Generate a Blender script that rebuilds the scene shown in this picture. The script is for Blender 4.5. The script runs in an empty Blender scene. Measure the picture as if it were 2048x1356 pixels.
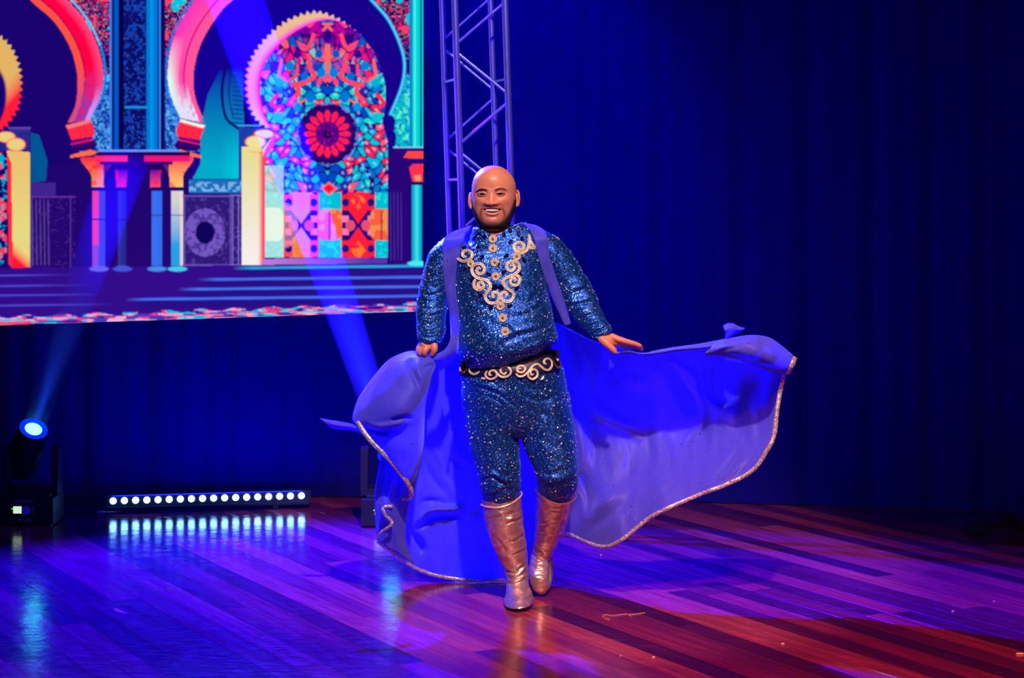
import bpy, bmesh, math, random
import numpy as np
from mathutils import Vector, Matrix, noise
from mathutils.bvhtree import BVHTree

random.seed(7); RNG = np.random.RandomState(11)
scene = bpy.context.scene
PI = math.pi

# ------------------------------------------------------------------ camera
# The camera stands at the origin of the plan, eye height 1.66 m, looking level along +Y with a shifted lens.
F, HX, HY, CH = 3920.0, 1024.0, 395.0, 1.66
cam_d = bpy.data.cameras.new('camera'); cam = bpy.data.objects.new('camera', cam_d)
scene.collection.objects.link(cam); scene.camera = cam
cam.location = (0, 0, CH); cam.rotation_euler = (PI/2, 0, 0)
cam_d.sensor_width = 36; cam_d.sensor_fit = 'HORIZONTAL'; cam_d.lens = 36*F/2048
cam_d.shift_x = 0; cam_d.shift_y = -(678-HY)/2048
cam_d.clip_start = .1; cam_d.clip_end = 100

def P(px, py, Y):
    return Vector(((px-HX)/F*Y, Y, CH-(py-HY)/F*Y))
def to_px(v):
    return (HX+v[0]/v[1]*F, HY-(v[2]-CH)/v[1]*F)
PXM = 8.0/F          # metres per photo pixel at the performer

# ------------------------------------------------------------------ world and view
w = bpy.data.worlds.new('world'); scene.world = w; w.use_nodes = True
bg = w.node_tree.nodes['Background']; bg.inputs[0].default_value = (.012, .008, .08, 1); bg.inputs[1].default_value = .22
vs = scene.view_settings
vs.view_transform = 'Standard'; vs.look = 'None'; vs.gamma = 1; vs.use_curve_mapping = False; vs.exposure = 0
scene.cycles.max_bounces = 6; scene.cycles.volume_bounces = 0; scene.cycles.sample_clamp_indirect = 4
scene.cycles.use_denoising = True

def light(name, kind, loc, target, power, color, size=.2, angle=30, blend=.4):
    d = bpy.data.lights.new(name, kind); d.energy = power; d.color = color
    if kind == 'SPOT': d.spot_size = math.radians(angle); d.spot_blend = blend; d.shadow_soft_size = size
    elif kind == 'AREA': d.size = size
    else: d.shadow_soft_size = size
    o = bpy.data.objects.new(name, d); scene.collection.objects.link(o)
    o.location = loc
    o.rotation_euler = (Vector(target)-Vector(loc)).to_track_quat('-Z', 'Y').to_euler()
    return o
BLUE = (.02, .0, 1)
# front-of-house key (warm), hung high in front of the stage
light('key_spot', 'SPOT', (.5, 3.0, 6.0), (.22, 8.0, .92), 2350, (1, .73, .60), .10, 24, .4)
# warm wash on the front right of the boards
light('floor_wash', 'SPOT', (1.3, 2.6, 5.0), (1.25, 6.8, 0), 2400, (1, .22, .15), .3, 36, 1)
# added cool fill from the front, tints the performer's shadows blue
light('front_fill', 'SPOT', (-1.2, 3.2, 5.6), (.1, 8.0, 1.15), 300, (.35, .45, 1), .4, 20, .8)
# blue back light hung over the top of the LED wall: throws the cape's shadow forward
light('back_blue', 'SPOT', (-1.3, 10.1, 2.98), (-.35, 7.5, .0), 10500, (.012, .0, 1), .04, 88, .5)
# rim light with some white, from back left
light('back_rim', 'SPOT', (-1.38, 10.05, 2.98), (-.05, 8.0, 1.5), 700, (.14, .52, 1), .03, 26, .5)
light('added_truss_light', 'SPOT', (.4, 6.2, 4.6), (-.16, 9.8, 2.3), 210, (.62, .48, 1), .08, 17, .6)  # added lamp, lifts the truss tubes to lavender
# blue wash on the backdrop
light('wash_blue', 'SPOT', (-.5, 9.0, 4.4), (-.1, 10.7, 2.3), 640, (.02, 0, 1), .2, 50, 1)
light('wash_blue_low', 'SPOT', (-1.2, 9.6, 3.2), (-1.5, 10.8, .5), 62, (.004, 0, 1), .2, 90, 1)

# ------------------------------------------------------------------ material helpers
class NT:
    def __init__(s, name):
        s.m = bpy.data.materials.new(name); s.m.use_nodes = True; s.t = s.m.node_tree; s.t.nodes.clear()
    def n(s, kind, **kw):
        nd = s.t.nodes.new(kind)
        for k, v in kw.items():
            if k.startswith('i_'):
                nd.inputs[k[2:].replace('_', ' ')].default_value = v
            else: setattr(nd, k, v)
        return nd
    def l(s, a, b): s.t.links.new(a, b)
def c4(c): return tuple(c)+(1,) if len(c) == 3 else tuple(c)
def srgb(r, g, b):
    f = lambda v: (v/255/12.92) if v <= 10.3 else ((v/255+.055)/1.055)**2.4
    return (f(r), f(g), f(b))
def ramp(nt, stops, fac=None, interp='LINEAR'):
    r = nt.n('ShaderNodeValToRGB'); cr = r.color_ramp; cr.interpolation = interp
    while len(cr.elements) < len(stops): cr.elements.new(.5)
    for e, (p, c) in zip(cr.elements, stops): e.position = p; e.color = c4(c)
    if fac is not None: nt.l(fac, r.inputs[0])
    return r
def simple(name, col, rough=.5, metal=0., noise_amt=.15, nscale=30, bump=0., spec=.5, coat=0., sheen=0.):
    nt = NT(name); out = nt.n('ShaderNodeOutputMaterial'); b = nt.n('ShaderNodeBsdfPrincipled')
    nt.l(b.outputs[0], out.inputs[0])
    tc = nt.n('ShaderNodeTexCoord'); nz = nt.n('ShaderNodeTexNoise'); nz.inputs['Scale'].default_value = nscale
    nz.inputs['Detail'].default_value = 4; nt.l(tc.outputs['Object'], nz.inputs['Vector'])
    lo = tuple(x*(1-noise_amt) for x in col); hi = tuple(min(1, x*(1+noise_amt)) for x in col)
    r = ramp(nt, [(.3, lo), (.7, hi)], nz.outputs['Fac']); nt.l(r.outputs[0], b.inputs['Base Color'])
    b.inputs['Roughness'].default_value = rough; b.inputs['Metallic'].default_value = metal
    b.inputs['Specular IOR Level'].default_value = spec; b.inputs['Coat Weight'].default_value = coat
    b.inputs['Sheen Weight'].default_value = sheen
    if bump:
        bp = nt.n('ShaderNodeBump'); bp.inputs['Strength'].default_value = bump; bp.inputs['Distance'].default_value = .004
        nt.l(nz.outputs['Fac'], bp.inputs['Height']); nt.l(bp.outputs[0], b.inputs['Normal'])
    return nt.m
def emit(name, col, strength):
    nt = NT(name); out = nt.n('ShaderNodeOutputMaterial'); e = nt.n('ShaderNodeEmission')
    e.inputs[0].default_value = c4(col); e.inputs[1].default_value = strength; nt.l(e.outputs[0], out.inputs[0])
    return nt.m

# ------------------------------------------------------------------ mesh helpers
def mk(name, verts, faces, mat=None, parent=None, smooth=True, loc=None):
    me = bpy.data.meshes.new(name)
    if isinstance(verts, np.ndarray): verts = verts.tolist()
    if isinstance(faces, np.ndarray): faces = faces.tolist()
    me.from_pydata(verts, [], faces); me.update()
    if smooth: me.polygons.foreach_set('use_smooth', [True]*len(me.polygons))
    if mat:
        for m in (mat if isinstance(mat, list) else [mat]): me.materials.append(m)
    o = bpy.data.objects.new(name, me); scene.collection.objects.link(o)
    if parent: o.parent = parent
    if loc is not None: o.location = loc
    return o
def empty(name, loc, label=None, cat=None, group=None, rz=0):
    o = bpy.data.objects.new(name, None); scene.collection.objects.link(o); o.location = loc; o.rotation_euler.z = rz
    o.empty_display_size = .1
    if label: tag(o, label, cat, group)
    return o
def tag(o, label=None, cat=None, group=None, kind=None):
    if label: o['label'] = label
    if cat: o['category'] = cat
    if group: o['group'] = group
    if kind: o['kind'] = kind
    return o
class MB:
    """collects simple solids into one mesh"""
    def __init__(s): s.v = []; s.f = []; s.mi = []; s.cur = 0
    def add(s, v, f):
        n = len(s.v); s.v += [tuple(x) for x in v]; s.f += [tuple(i+n for i in q) for q in f]; s.mi += [s.cur]*len(f); return s
    def box(s, c, d, rot=None):
        c = Vector(c); hx, hy, hz = d[0]/2, d[1]/2, d[2]/2
        vs_ = [Vector((x, y, z)) for x in (-hx, hx) for y in (-hy, hy) for z in (-hz, hz)]
        if rot is not None: vs_ = [rot @ v for v in vs_]
        return s.add([v+c for v in vs_], [(0, 1, 3, 2), (4, 6, 7, 5), (0, 4, 5, 1), (2, 3, 7, 6), (0, 2, 6, 4), (1, 5, 7, 3)])
    def tube(s, pts, r, n=12, caps=True, flat=1., up=None):
        pts = [Vector(p) for p in pts]; rs = r if hasattr(r, '__len__') else [r]*len(pts)
        v = []; prev = None
        for i, p in enumerate(pts):
            t = (pts[min(i+1, len(pts)-1)]-pts[max(i-1, 0)]).normalized()
            if up is not None: a = up.cross(t)
            elif prev is None: a = t.orthogonal()
            else: a = prev-t*prev.dot(t)
            a.normalize(); prev = a; b = t.cross(a)
            for k in range(n):
                th = 2*PI*k/n; v.append(p+(a*math.cos(th)+b*math.sin(th)*flat)*rs[i])
        f = [(i*n+k, i*n+(k+1) % n, (i+1)*n+(k+1) % n, (i+1)*n+k) for i in range(len(pts)-1) for k in range(n)]
        if caps: f += [tuple(range(n))[::-1], tuple(range((len(pts)-1)*n, len(pts)*n))]
        return s.add(v, f)
    def lathe(s, prof, c, axis=(0, 0, 1), n=24):
        """prof: list of (radius, height along axis)"""
        ax = Vector(axis).normalized(); q = ax.to_track_quat('Z', 'Y').to_matrix(); c = Vector(c); v = []
        for r, h in prof:
            for k in range(n):
                th = 2*PI*k/n; v.append(c+q @ Vector((r*math.cos(th), r*math.sin(th), h)))
        m = len(prof); f = [(i*n+k, i*n+(k+1) % n, (i+1)*n+(k+1) % n, (i+1)*n+k) for i in range(m-1) for k in range(n)]
        f += [tuple(range(n))[::-1], tuple(range((m-1)*n, m*n))]
        return s.add(v, f)
    def build(s, name, mat, parent=None, smooth=True, sharp=False):
        o = mk(name, s.v, s.f, mat, parent, smooth)
        if isinstance(mat, list): o.data.polygons.foreach_set('material_index', s.mi)
        if smooth: 
            try: o.data.set_sharp_from_angle(angle=math.radians(40))
            except Exception: pass
        return o
def spline(keys, x):
    """smooth interpolation through (x, value) keys; value may be a vector"""
    k = np.array([kk[0] for kk in keys], float); v = np.array([kk[1] for kk in keys], float)
    if v.ndim == 1: v = v[:, None]
    x = np.atleast_1d(np.asarray(x, float)); m = np.zeros_like(v)
    d = (v[1:]-v[:-1])/(k[1:]-k[:-1])[:, None]
    m[1:-1] = np.where(d[1:]*d[:-1] > 0, 2*d[1:]*d[:-1]/(d[1:]+d[:-1]+1e-12), 0); m[0] = d[0]; m[-1] = d[-1]
    i = np.clip(np.searchsorted(k, x)-1, 0, len(k)-2); h = (k[i+1]-k[i]); t = np.clip((x-k[i])/h, 0, 1)[:, None]; h = h[:, None]
    r = (2*t**3-3*t**2+1)*v[i]+(t**3-2*t**2+t)*h*m[i]+(-2*t**3+3*t**2)*v[i+1]+(t**3-t**2)*h*m[i+1]
    return r[:, 0] if r.shape[1] == 1 else r
def catmull(pts, n):
    """n points per segment through pts (numpy k x d)"""
    p = np.asarray(pts, float); q = np.vstack([2*p[0]-p[1], p, 2*p[-1]-p[-2]]); out = []
    for i in range(1, len(q)-2):
        t = np.linspace(0, 1, n, endpoint=False)[:, None]
        a, b, c, d = q[i-1], q[i], q[i+1], q[i+2]
        out.append(.5*((2*b)+(-a+c)*t+(2*a-5*b+4*c-d)*t**2+(-a+3*b-3*c+d)*t**3))
    out.append(p[-1:]); return np.vstack(out)
def patch(grid, nu, nv):
    """grid[r][c] control points -> dense array (rows, cols, 3), Catmull-Rom both ways"""
    g = np.asarray(grid, float); a = np.stack([catmull(g[:, j], nv) for j in range(g.shape[1])], 1)
    return np.stack([catmull(a[i], nu) for i in range(a.shape[0])], 0)
def grid_faces(R, C, wrap=False, off=0):
    i, j = np.meshgrid(np.arange(R-1), np.arange(C if wrap else C-1), indexing='ij'); j2 = (j+1) % C
    return (np.stack([i*C+j, i*C+j2, (i+1)*C+j2, (i+1)*C+j], -1).reshape(-1, 4)+off)
# ------------------------------------------------------------------ materials
def wood_mat(name):
    nt = NT(name); out = nt.n('ShaderNodeOutputMaterial'); b = nt.n('ShaderNodeBsdfPrincipled'); nt.l(b.outputs[0], out.inputs[0])
    tc = nt.n('ShaderNodeTexCoord'); oi = nt.n('ShaderNodeObjectInfo')
    mp = nt.n('ShaderNodeMapping'); mp.inputs['Scale'].default_value = (1.2, 16, 4); nt.l(tc.outputs['Object'], mp.inputs[0])
    ad = nt.n('ShaderNodeVectorMath', operation='ADD'); cb = nt.n('ShaderNodeCombineXYZ')
    mu = nt.n('ShaderNodeMath', operation='MULTIPLY'); mu.inputs[1].default_value = 37; nt.l(oi.outputs['Random'], mu.inputs[0])
    nt.l(mu.outputs[0], cb.inputs[0]); nt.l(mu.outputs[0], cb.inputs[1]); nt.l(mp.outputs[0], ad.inputs[0]); nt.l(cb.outputs[0], ad.inputs[1])
    nz = nt.n('ShaderNodeTexNoise'); nz.inputs['Scale'].default_value = 2.2; nz.inputs['Detail'].default_value = 6; nz.inputs['Distortion'].default_value = .6
    nt.l(ad.outputs[0], nz.inputs['Vector'])
    tone = ramp(nt, [(0, (.060, .005, .040)), (.3, (.13, .009, .050)), (.65, (.25, .018, .060)), (1, (.38, .050, .072))], oi.outputs['Random'])
    gr = ramp(nt, [(.25, (.55, .5, .5)), (.75, (1.25, 1.3, 1.3))], nz.outputs['Fac'])
    mx = nt.n('ShaderNodeMix', data_type='RGBA', blend_type='MULTIPLY'); mx.inputs[0].default_value = 1
    nt.l(tone.outputs[0], mx.inputs[6]); nt.l(gr.outputs[0], mx.inputs[7])
    # fine pale scratches and scuffs worn into the varnish (world-placed, run every way)
    geo = nt.n('ShaderNodeNewGeometry'); m2 = nt.n('ShaderNodeMapping'); m2.inputs['Rotation'].default_value = (0, 0, .35); m2.inputs['Scale'].default_value = (5, 26, 1)
    nt.l(geo.outputs['Position'], m2.inputs[0]); n2 = nt.n('ShaderNodeTexNoise'); n2.inputs['Scale'].default_value = 2.0; n2.inputs['Detail'].default_value = 8; n2.inputs['Roughness'].default_value = .7
    nt.l(m2.outputs[0], n2.inputs['Vector'])
    sc = ramp(nt, [(.56, (0, 0, 0)), (.72, (1, 1, 1))], n2.outputs['Fac'])
    mx2 = nt.n('ShaderNodeMix', data_type='RGBA'); mx2.inputs[7].default_value = (.30, .12, .13, 1)
    sm = nt.n('ShaderNodeMath', operation='MULTIPLY'); sm.inputs[1].default_value = .30; nt.l(sc.outputs[0], sm.inputs[0]); nt.l(sm.outputs[0], mx2.inputs[0])
    nt.l(mx.outputs[2], mx2.inputs[6]); nt.l(mx2.outputs[2], b.inputs['Base Color'])
    rr = nt.n('ShaderNodeMapRange'); rr.inputs['To Min'].default_value = .04; rr.inputs['To Max'].default_value = .24; rr.inputs['From Min'].default_value = .3; rr.inputs['From Max'].default_value = .7
    nt.l(n2.outputs['Fac'], rr.inputs[0]); nt.l(rr.outputs[0], b.inputs['Roughness'])
    n3 = nt.n('ShaderNodeTexNoise'); n3.inputs['Scale'].default_value = 9; n3.inputs['Detail'].default_value = 3; nt.l(geo.outputs['Position'], n3.inputs['Vector'])
    bp = nt.n('ShaderNodeBump'); bp.inputs['Strength'].default_value = .42; bp.inputs['Distance'].default_value = .004; nt.l(n3.outputs['Fac'], bp.inputs['Height'])
    bp2 = nt.n('ShaderNodeBump'); bp2.inputs['Strength'].default_value = .3; bp2.inputs['Distance'].default_value = .001; nt.l(n2.outputs['Fac'], bp2.inputs['Height']); nt.l(bp.outputs[0], bp2.inputs['Normal'])
    nt.l(bp2.outputs[0], b.inputs['Normal']); b.inputs['Specular IOR Level'].default_value = .85
    return nt.m
M_wood = wood_mat('varnished_cherry_boards')
M_slab = simple('dark_subfloor', (.05, .008, .008), .35, 0, .3, 6)
M_curtain = simple('backdrop_velour', (.006, .004, .14), .95, 0, .08, 12, .1, .05)
M_black = simple('black_plastic', (.012, .011, .016), .42, 0, .2, 40, .1)
M_blackcloth = simple('black_cloth', (.018, .018, .024), .85, 0, .3, 20, .4, .1)
M_alu = simple('truss_aluminium', (.78, .76, .80), .42, .75, .06, 25, .05)
M_white = simple('white_print', (.75, .7, .8), .6, 0, .05, 30)

# ------------------------------------------------------------------ floor, made of boards
floor = mk('floor', [(-9, 3.5, -.012), (9, 3.5, -.012), (9, 13, -.012), (-9, 13, -.012), (-9, 3.5, -.3), (9, 3.5, -.3), (9, 13, -.3), (-9, 13, -.3)],
           [(0, 1, 2, 3), (7, 6, 5, 4), (0, 4, 5, 1), (1, 5, 6, 2), (2, 6, 7, 3), (3, 7, 4, 0)], M_slab, smooth=False)
tag(floor, 'stage floor of diagonal reddish boards', kind='structure')
def plank_mesh(L, W=.1094, T=.012, b=.0005):
    v = [(0, 0, -T), (L, 0, -T), (L, W, -T), (0, W, -T), (0, 0, -b), (L, 0, -b), (L, W, -b), (0, W, -b), (b, b, 0), (L-b, b, 0), (L-b, W-b, 0), (b, W-b, 0)]
    f = [(8, 9, 10, 11), (4, 5, 9, 8), (5, 6, 10, 9), (6, 7, 11, 10), (7, 4, 8, 11), (0, 1, 5, 4), (1, 2, 6, 5), (2, 3, 7, 6), (3, 0, 4, 7)]
    me = bpy.data.meshes.new('plank'); me.from_pydata(v, [], f); me.materials.append(M_wood); return me
LENS = [1.5, 2.1, 2.7, 3.3]; PLM = [plank_mesh(L-.0008) for L in LENS]
dvec = Vector((-.482, .876)); nvec = Vector((.876, .482)); rz = math.atan2(dvec.y, dvec.x)
pr = random.Random(5); n_pl = 0
s = 1.35
while s < 8.1:
    # clip the row to the visible trapezoid (a little wider)
    ts = []
    for k in range(0, 260):
        t = 2+k*.05; x = s*nvec.x+t*dvec.x; y = s*nvec.y+t*dvec.y
        if 6.45 < y < 10.72 and abs(x) < y*.272+.12: ts.append(t)
    if ts:
        t = ts[0]-pr.random()*1.0; t1 = ts[-1]+.05
        while t < t1:
            k = pr.choice([0, 1, 2, 3]); 
            o = bpy.data.objects.new('plank', PLM[k]); scene.collection.objects.link(o); o.parent = floor
            # boards laid with the local +Y side pointing to +nvec: mirror by starting one width over
            o.location = (s*nvec.x+t*dvec.x+nvec.x*.1094, s*nvec.y+t*dvec.y+nvec.y*.1094, pr.uniform(-.0003, .0003)); o.rotation_euler = (0, 0, rz)
            n_pl += 1; t += LENS[k]
    s += .11
print('planks', n_pl)

# ------------------------------------------------------------------ backdrop curtain
def curtain():
    path = catmull([(-7, 11.1), (-3, 10.92), (0, 10.8), (1.55, 10.56), (2.45, 10.4), (3.2, 10.15), (5.5, 9.3)], 120)
    d = np.r_[0, np.cumsum(np.hypot(*(path[1:]-path[:-1]).T))]
    xs = np.linspace(0, d[-1], 900); px = np.interp(xs, d, path[:, 0]); py = np.interp(xs, d, path[:, 1])
    fold = .010*np.sin(xs*17+1.3*np.sin(xs*2.1))+.006*np.sin(xs*41+2*np.sin(xs*3.3))
    zs = np.linspace(.005, 4.2, 14); V = []
    for z in zs:
        a = fold*(1+.15*math.sin(z*2)); V.append(np.stack([px, py+a, np.full_like(px, z)], 1))
    V = np.vstack(V); o = mk('backdrop_curtain', V, grid_faces(len(zs), 900), M_curtain)
    tag(o, 'dark blue backdrop curtain hanging across the rear of the stage', 'curtain'); return o
curtain()
# ------------------------------------------------------------------ the picture on the LED wall (flat light, drawn in its own plane)
def draw_art():
    X0, Y0, X1, Y1, ST = -110., -60., 848., 652., 1.5
    xs = np.arange(X0, X1+.01, ST); ys = np.arange(Y0, Y1+.01, ST); gx, gy = np.meshgrid(xs, ys)
    img = np.zeros(gx.shape+(3,))
    def C(*c): return np.array(srgb(*c))
    rs = np.random.RandomState(3)
    def vnoise(sc, seed=0, sx=1., sy=1.):
        r = np.random.RandomState(seed); T = r.rand(256, 256); u = gx*sc*sx+500; v = gy*sc*sy+500
        i = np.floor(u).astype(int); j = np.floor(v).astype(int); fu = u-i; fv = v-j; fu = fu*fu*(3-2*fu); fv = fv*fv*(3-2*fv)
        g = lambda a, b: T[b % 256, a % 256]
        return (g(i, j)*(1-fu)+g(i+1, j)*fu)*(1-fv)+(g(i, j+1)*(1-fu)+g(i+1, j+1)*fu)*fv
    def inpoly(pts, X=gx, Y=gy):
        p = np.asarray(pts, float); m = np.zeros(X.shape, bool); n = len(p); j = n-1
        for i in range(n):
            xi, yi = p[i]; xj, yj = p[j]
            if yi != yj:
                c = ((yi > Y) != (yj > Y)) & (X < (xj-xi)*(Y-yi)/(yj-yi)+xi); m ^= c
            j = i
        return m
    def put(m, c, a=1.):
        aa = (m*a)[..., None] if not np.isscalar(m) else a
        img[:] = img*(1-aa)+np.asarray(c)*aa
    def poly(pts, c, a=1.): put(inpoly(pts).astype(float), c, a)
    def rect(x0, y0, x1, y1, c, a=1.): put(((gx >= x0) & (gx < x1) & (gy >= y0) & (gy < y1)).astype(float), c, a)
    def dist_line(pts, closed=False):
        p = np.asarray(pts, float); d = np.full(gx.shape, 1e9)
        for a, b in zip(p[:-1], p[1:]):
            ab = b-a; t = np.clip(((gx-a[0])*ab[0]+(gy-a[1])*ab[1])/(ab@ab+1e-9), 0, 1)
            d = np.minimum(d, np.hypot(gx-a[0]-t*ab[0], gy-a[1]-t*ab[1]))
        return d
    def line(pts, wd, c, a=1.): put(np.clip(wd/2+.7-dist_line(pts), 0, 1), c, a)
    def grad(c0, c1, t): t = np.clip(t, 0, 1)[..., None]; return np.asarray(c0)*(1-t)+np.asarray(c1)*t
    S = lambda pts, n=8: catmull(pts, n)
    N1 = .7*vnoise(.17, 1)+.3*vnoise(.33, 41); N2 = vnoise(.09, 2); N3 = .7*vnoise(.27, 3)+.3*vnoise(.5, 43); N0 = vnoise(.03, 4)
    # base
    put(1., C(26, 4, 104)); put((gx > 380).astype(float), C(22, 0, 140)); put((gx > 620).astype(float)*(gy < 300), C(22, 0, 132))
    put(np.clip((gy-200)/350, 0, 1)*.6, C(42, 6, 122))
    # spandrel flowers top
    for (a, b) in ((140, 224), (330, 400), (745, 824)):
        m = ((gx > a) & (gx < b) & (gy < 150)).astype(float)
        put(m, C(30, 0, 90)); fl_ = vnoise(.075, 51)+.35*vnoise(.15, 52); s1 = np.abs(np.sin(fl_*7)); put(m*(s1 < .20)*(gy < 80), C(245, 115, 90)); put(m*(s1 > .985)*(gy < 110), C(255, 40, 110)); put(m*(s1 > .45)*(s1 < .52), C(120, 150, 235)); put(m*(vnoise(.06, 9) > .72)*(gy < 60), C(0, 200, 225)); put(m*(N3 > .66)*(gy > 75), C(150, 30, 140)); put(m*(N2 > .84)*(gy < 80), C(255, 60, 110))
        m = ((gx > a) & (gx < b) & (gy >= 150) & (gy < 304)).astype(float)
        put(m, C(20, 60, 170)); put(m*(N1 > .5), C(60, 130, 220)); put(m*(N3 > .66), C(90, 190, 240))
    m = ((gx > 778) & (gx < 826) & (gy > 150) & (gy < 293)).astype(float); put(m, C(0, 190, 200)); put(m*(N1 > .6), C(90, 240, 210)); put(m*(N3 > .68), C(30, 90, 200))
    # interiors of arches (cover the spandrels)
    lin = S([(-110, -60), (20, -60), (61, 0), (108, 43), (140, 95), (153, 140), (155, 175), (150, 213), (135, 246), (118, 330), (-110, 330)])
    lout = [(80, -60), (135, 0), (173, 45), (198, 100), (207, 150), (200, 196), (185, 228), (180, 240)]
    poly(np.vstack([[(-110, -60)], S(lout), [(150, 330), (-110, 330)]]), C(26, 2, 110))
    rinn = [(560, -60), (466, 0), (426, 45), (399, 95), (387, 150), (391, 196), (411, 248)]
    rout = [(440, -60), (391, 0), (364, 38), (343, 88), (335, 150), (343, 196), (361, 236)]
    rrim = [(690, -60), (743, 0), (779, 43), (804, 100), (809, 140), (801, 180), (781, 228)]
    poly(np.vstack([S(rout), [(400, 300)], [(790, 300)], S(rrim)[::-1]]), C(20, 0, 148))
    put(inpoly(np.vstack([S(rrim), [(791, 240), (788, 262), (793, 270), (789, 300), (640, 300), (640, -60)]])).astype(float), C(24, 0, 140))
    # bands
    def band(outer, inner, fn):
        m = inpoly(np.vstack([S(outer), S(inner)[::-1]])).astype(float); do = dist_line(S(outer)); di = dist_line(S(inner)); t = do/(do+di+1e-6); put(m, fn(t))
    def fl(t):
        c = grad(C(255, 70, 130), C(255, 0, 70), (t-.05)*3); c = np.where((t > .72)[..., None], C(255, 80, 70), c); c = np.where(((t > .68) & (t < .73))[..., None], C(170, 0, 70), c)
        k = np.clip((gy-130)/90, 0, 1); c = grad(c, C(120, 60, 190), k*(.35+.6*(N1 > .5)*(t > .25)*(t < .8))); c = grad(c, C(200, 150, 255), np.clip((gy-170)/50, 0, 1)*(t < .25)); return c
    band(lout, [(20, -60), (61, 0), (108, 43), (140, 95), (153, 140), (155, 175), (150, 213), (135, 246)], fl)
    line(S([(86, -62), (141, -2), (178, 43), (203, 98), (211, 150), (204, 198)]), 4, C(0, 140, 240)); line(S([(86, -62), (141, -2), (178, 43), (200, 90)]), 1.6, C(120, 230, 255))
    def fr(t):
        c = grad(C(255, 50, 190), C(255, 90, 150), t); c = np.where(((t > .6) & (t < .66))[..., None], C(220, 0, 130), c)
        k = np.clip((gy-70)/90, 0, 1); c = grad(c, C(225, 255, 235), k*np.clip(1.25-2.6*t, 0, 1)); c = grad(c, C(225, 225, 255), np.clip((gy-165)/50, 0, 1)*(.5+.5*(N1 > .45))*(t < .8)); return c
    band(rout, rinn, fr)
    line(S([(436, -62), (387, -2), (360, 38), (339, 88), (331, 150), (339, 198), (357, 236)]), 3, C(30, 120, 250))
    line(S(rrim), 7, C(0, 140, 225)); line(S(rrim), 3, C(90, 220, 255)); 
    # teal wall inside the middle arch
    m = inpoly([(385, 358), (400, 330), (402, 250), (415, 190), (440, 140), (485, 135), (490, 358)]).astype(float)
    put(m, grad(C(10, 20, 170), C(0, 175, 205), (gy-140)/190), .95); put(m, C(0, 215, 225), np.clip((gx-440)/60, 0, 1)*np.clip((gy-250)/80, 0, 1))
    line(S([(450, 135), (444, 185), (452, 235), (478, 258)]), 5, C(10, 10, 100)); line(S([(462, 138), (458, 190), (466, 235)]), 2, C(10, 20, 120))
    for k in range(12): line([(466, 146+k*9), (484, 148+k*9)], 3.2, C(10, 60, 170)); 
    rect(474, 250, 500, 253, C(60, 170, 230)); rect(477, 253, 486, 358, C(40, 60, 170))
    # pedestal blocks of the horseshoe arches
    def blocks(mir, x0):
        q = lambda pts: [(x0+(x if not mir else -x), y) for x, y in pts]
        poly(q([(-25, 251), (25, 238), (34, 262), (30, 273), (-13, 280)]), C(255, 40, 70)); poly(q([(-25, 251), (25, 238), (27, 245), (-20, 258)]), C(250, 120, 130))
        poly(q([(-13, 280), (30, 273), (28, 279), (-15, 288)]), C(110, 0, 130)); poly(q([(-15, 288), (30, 279), (38, 291), (30, 302), (-10, 303)]), C(50, 0, 110)); poly(q([(-15, 288), (28, 278), (30, 281), (-12, 290)]), C(240, 30, 90))
        poly(q([(-17, 316), (-14, 310), (25, 299), (40, 304), (30, 310)]), C(255, 110, 70))
    blocks(False, 156); blocks(True, 386)
    poly([(386+25, 251), (386-25, 238), (386-27, 243), (386+20, 256)], C(255, 245, 230))
    # centre wall strip
    rect(219, -60, 330, 303, C(12, 10, 95)); rect(219, -60, 224, 303, C(60, 130, 235)); rect(229, -60, 238, 303, C(0, 85, 200)); rect(238, -60, 246, 303, C(8, 0, 70))
    m = ((gx > 247) & (gx < 292) & (gy < 303)).astype(float); put(m, C(10, 14, 105)); put(m*(N1 > .60), C(20, 60, 170)); put(m*(N3 > .8), C(50, 110, 220))
    rect(293, -60, 315, 303, C(0, 120, 215)); rect(300, -60, 306, 303, C(0, 150, 235)); rect(315, -60, 319, 303, C(0, 30, 140)); rect(319, -60, 321, 303, C(70, 140, 240))
    rect(250, 212, 296, 217, C(20, 150, 220)); line(S([(251, 70), (262, 52), (282, 52), (292, 70)]), 3, C(20, 70, 180)); rect(195, 300, 360, 304, C(110, 150, 255)); rect(195, 304, 380, 312, C(30, 0, 90))
    # capitals
    def cap(cx, w, wt, y0, y1, c0, c1, a=1.):
        m = inpoly(np.vstack([S([(cx-wt, y0), (cx-wt, y0+8), (cx-w*1.2, y0+35), (cx-w, y1)]), S([(cx+w, y1), (cx+w*1.1, y0+35), (cx+wt, y0+8), (cx+wt, y0)])])).astype(float)
        put(m, grad(c0, c1, (gy-y0)/(y1-y0)), a); put(m*(N2 > .66), C(255, 0, 70), .6*a)
    cap(196, 12, 34, 314, 374, C(255, 30, 70), C(250, 150, 70)); cap(353, 13, 33, 314, 374, C(255, 50, 90), C(255, 200, 110))
    rect(190, 312, 256, 323, C(255, 40, 110)); rect(288, 312, 380, 324, C(240, 20, 120)); rect(200, 323, 345, 330, C(50, 0, 110)); rect(208, 330, 338, 352, C(30, 0, 104), .9)
    cap(243, 8, 12, 340, 374, C(90, 0, 140), C(230, 40, 120)); cap(311, 9, 11, 340, 374, C(120, 0, 150), C(255, 70, 120))
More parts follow.
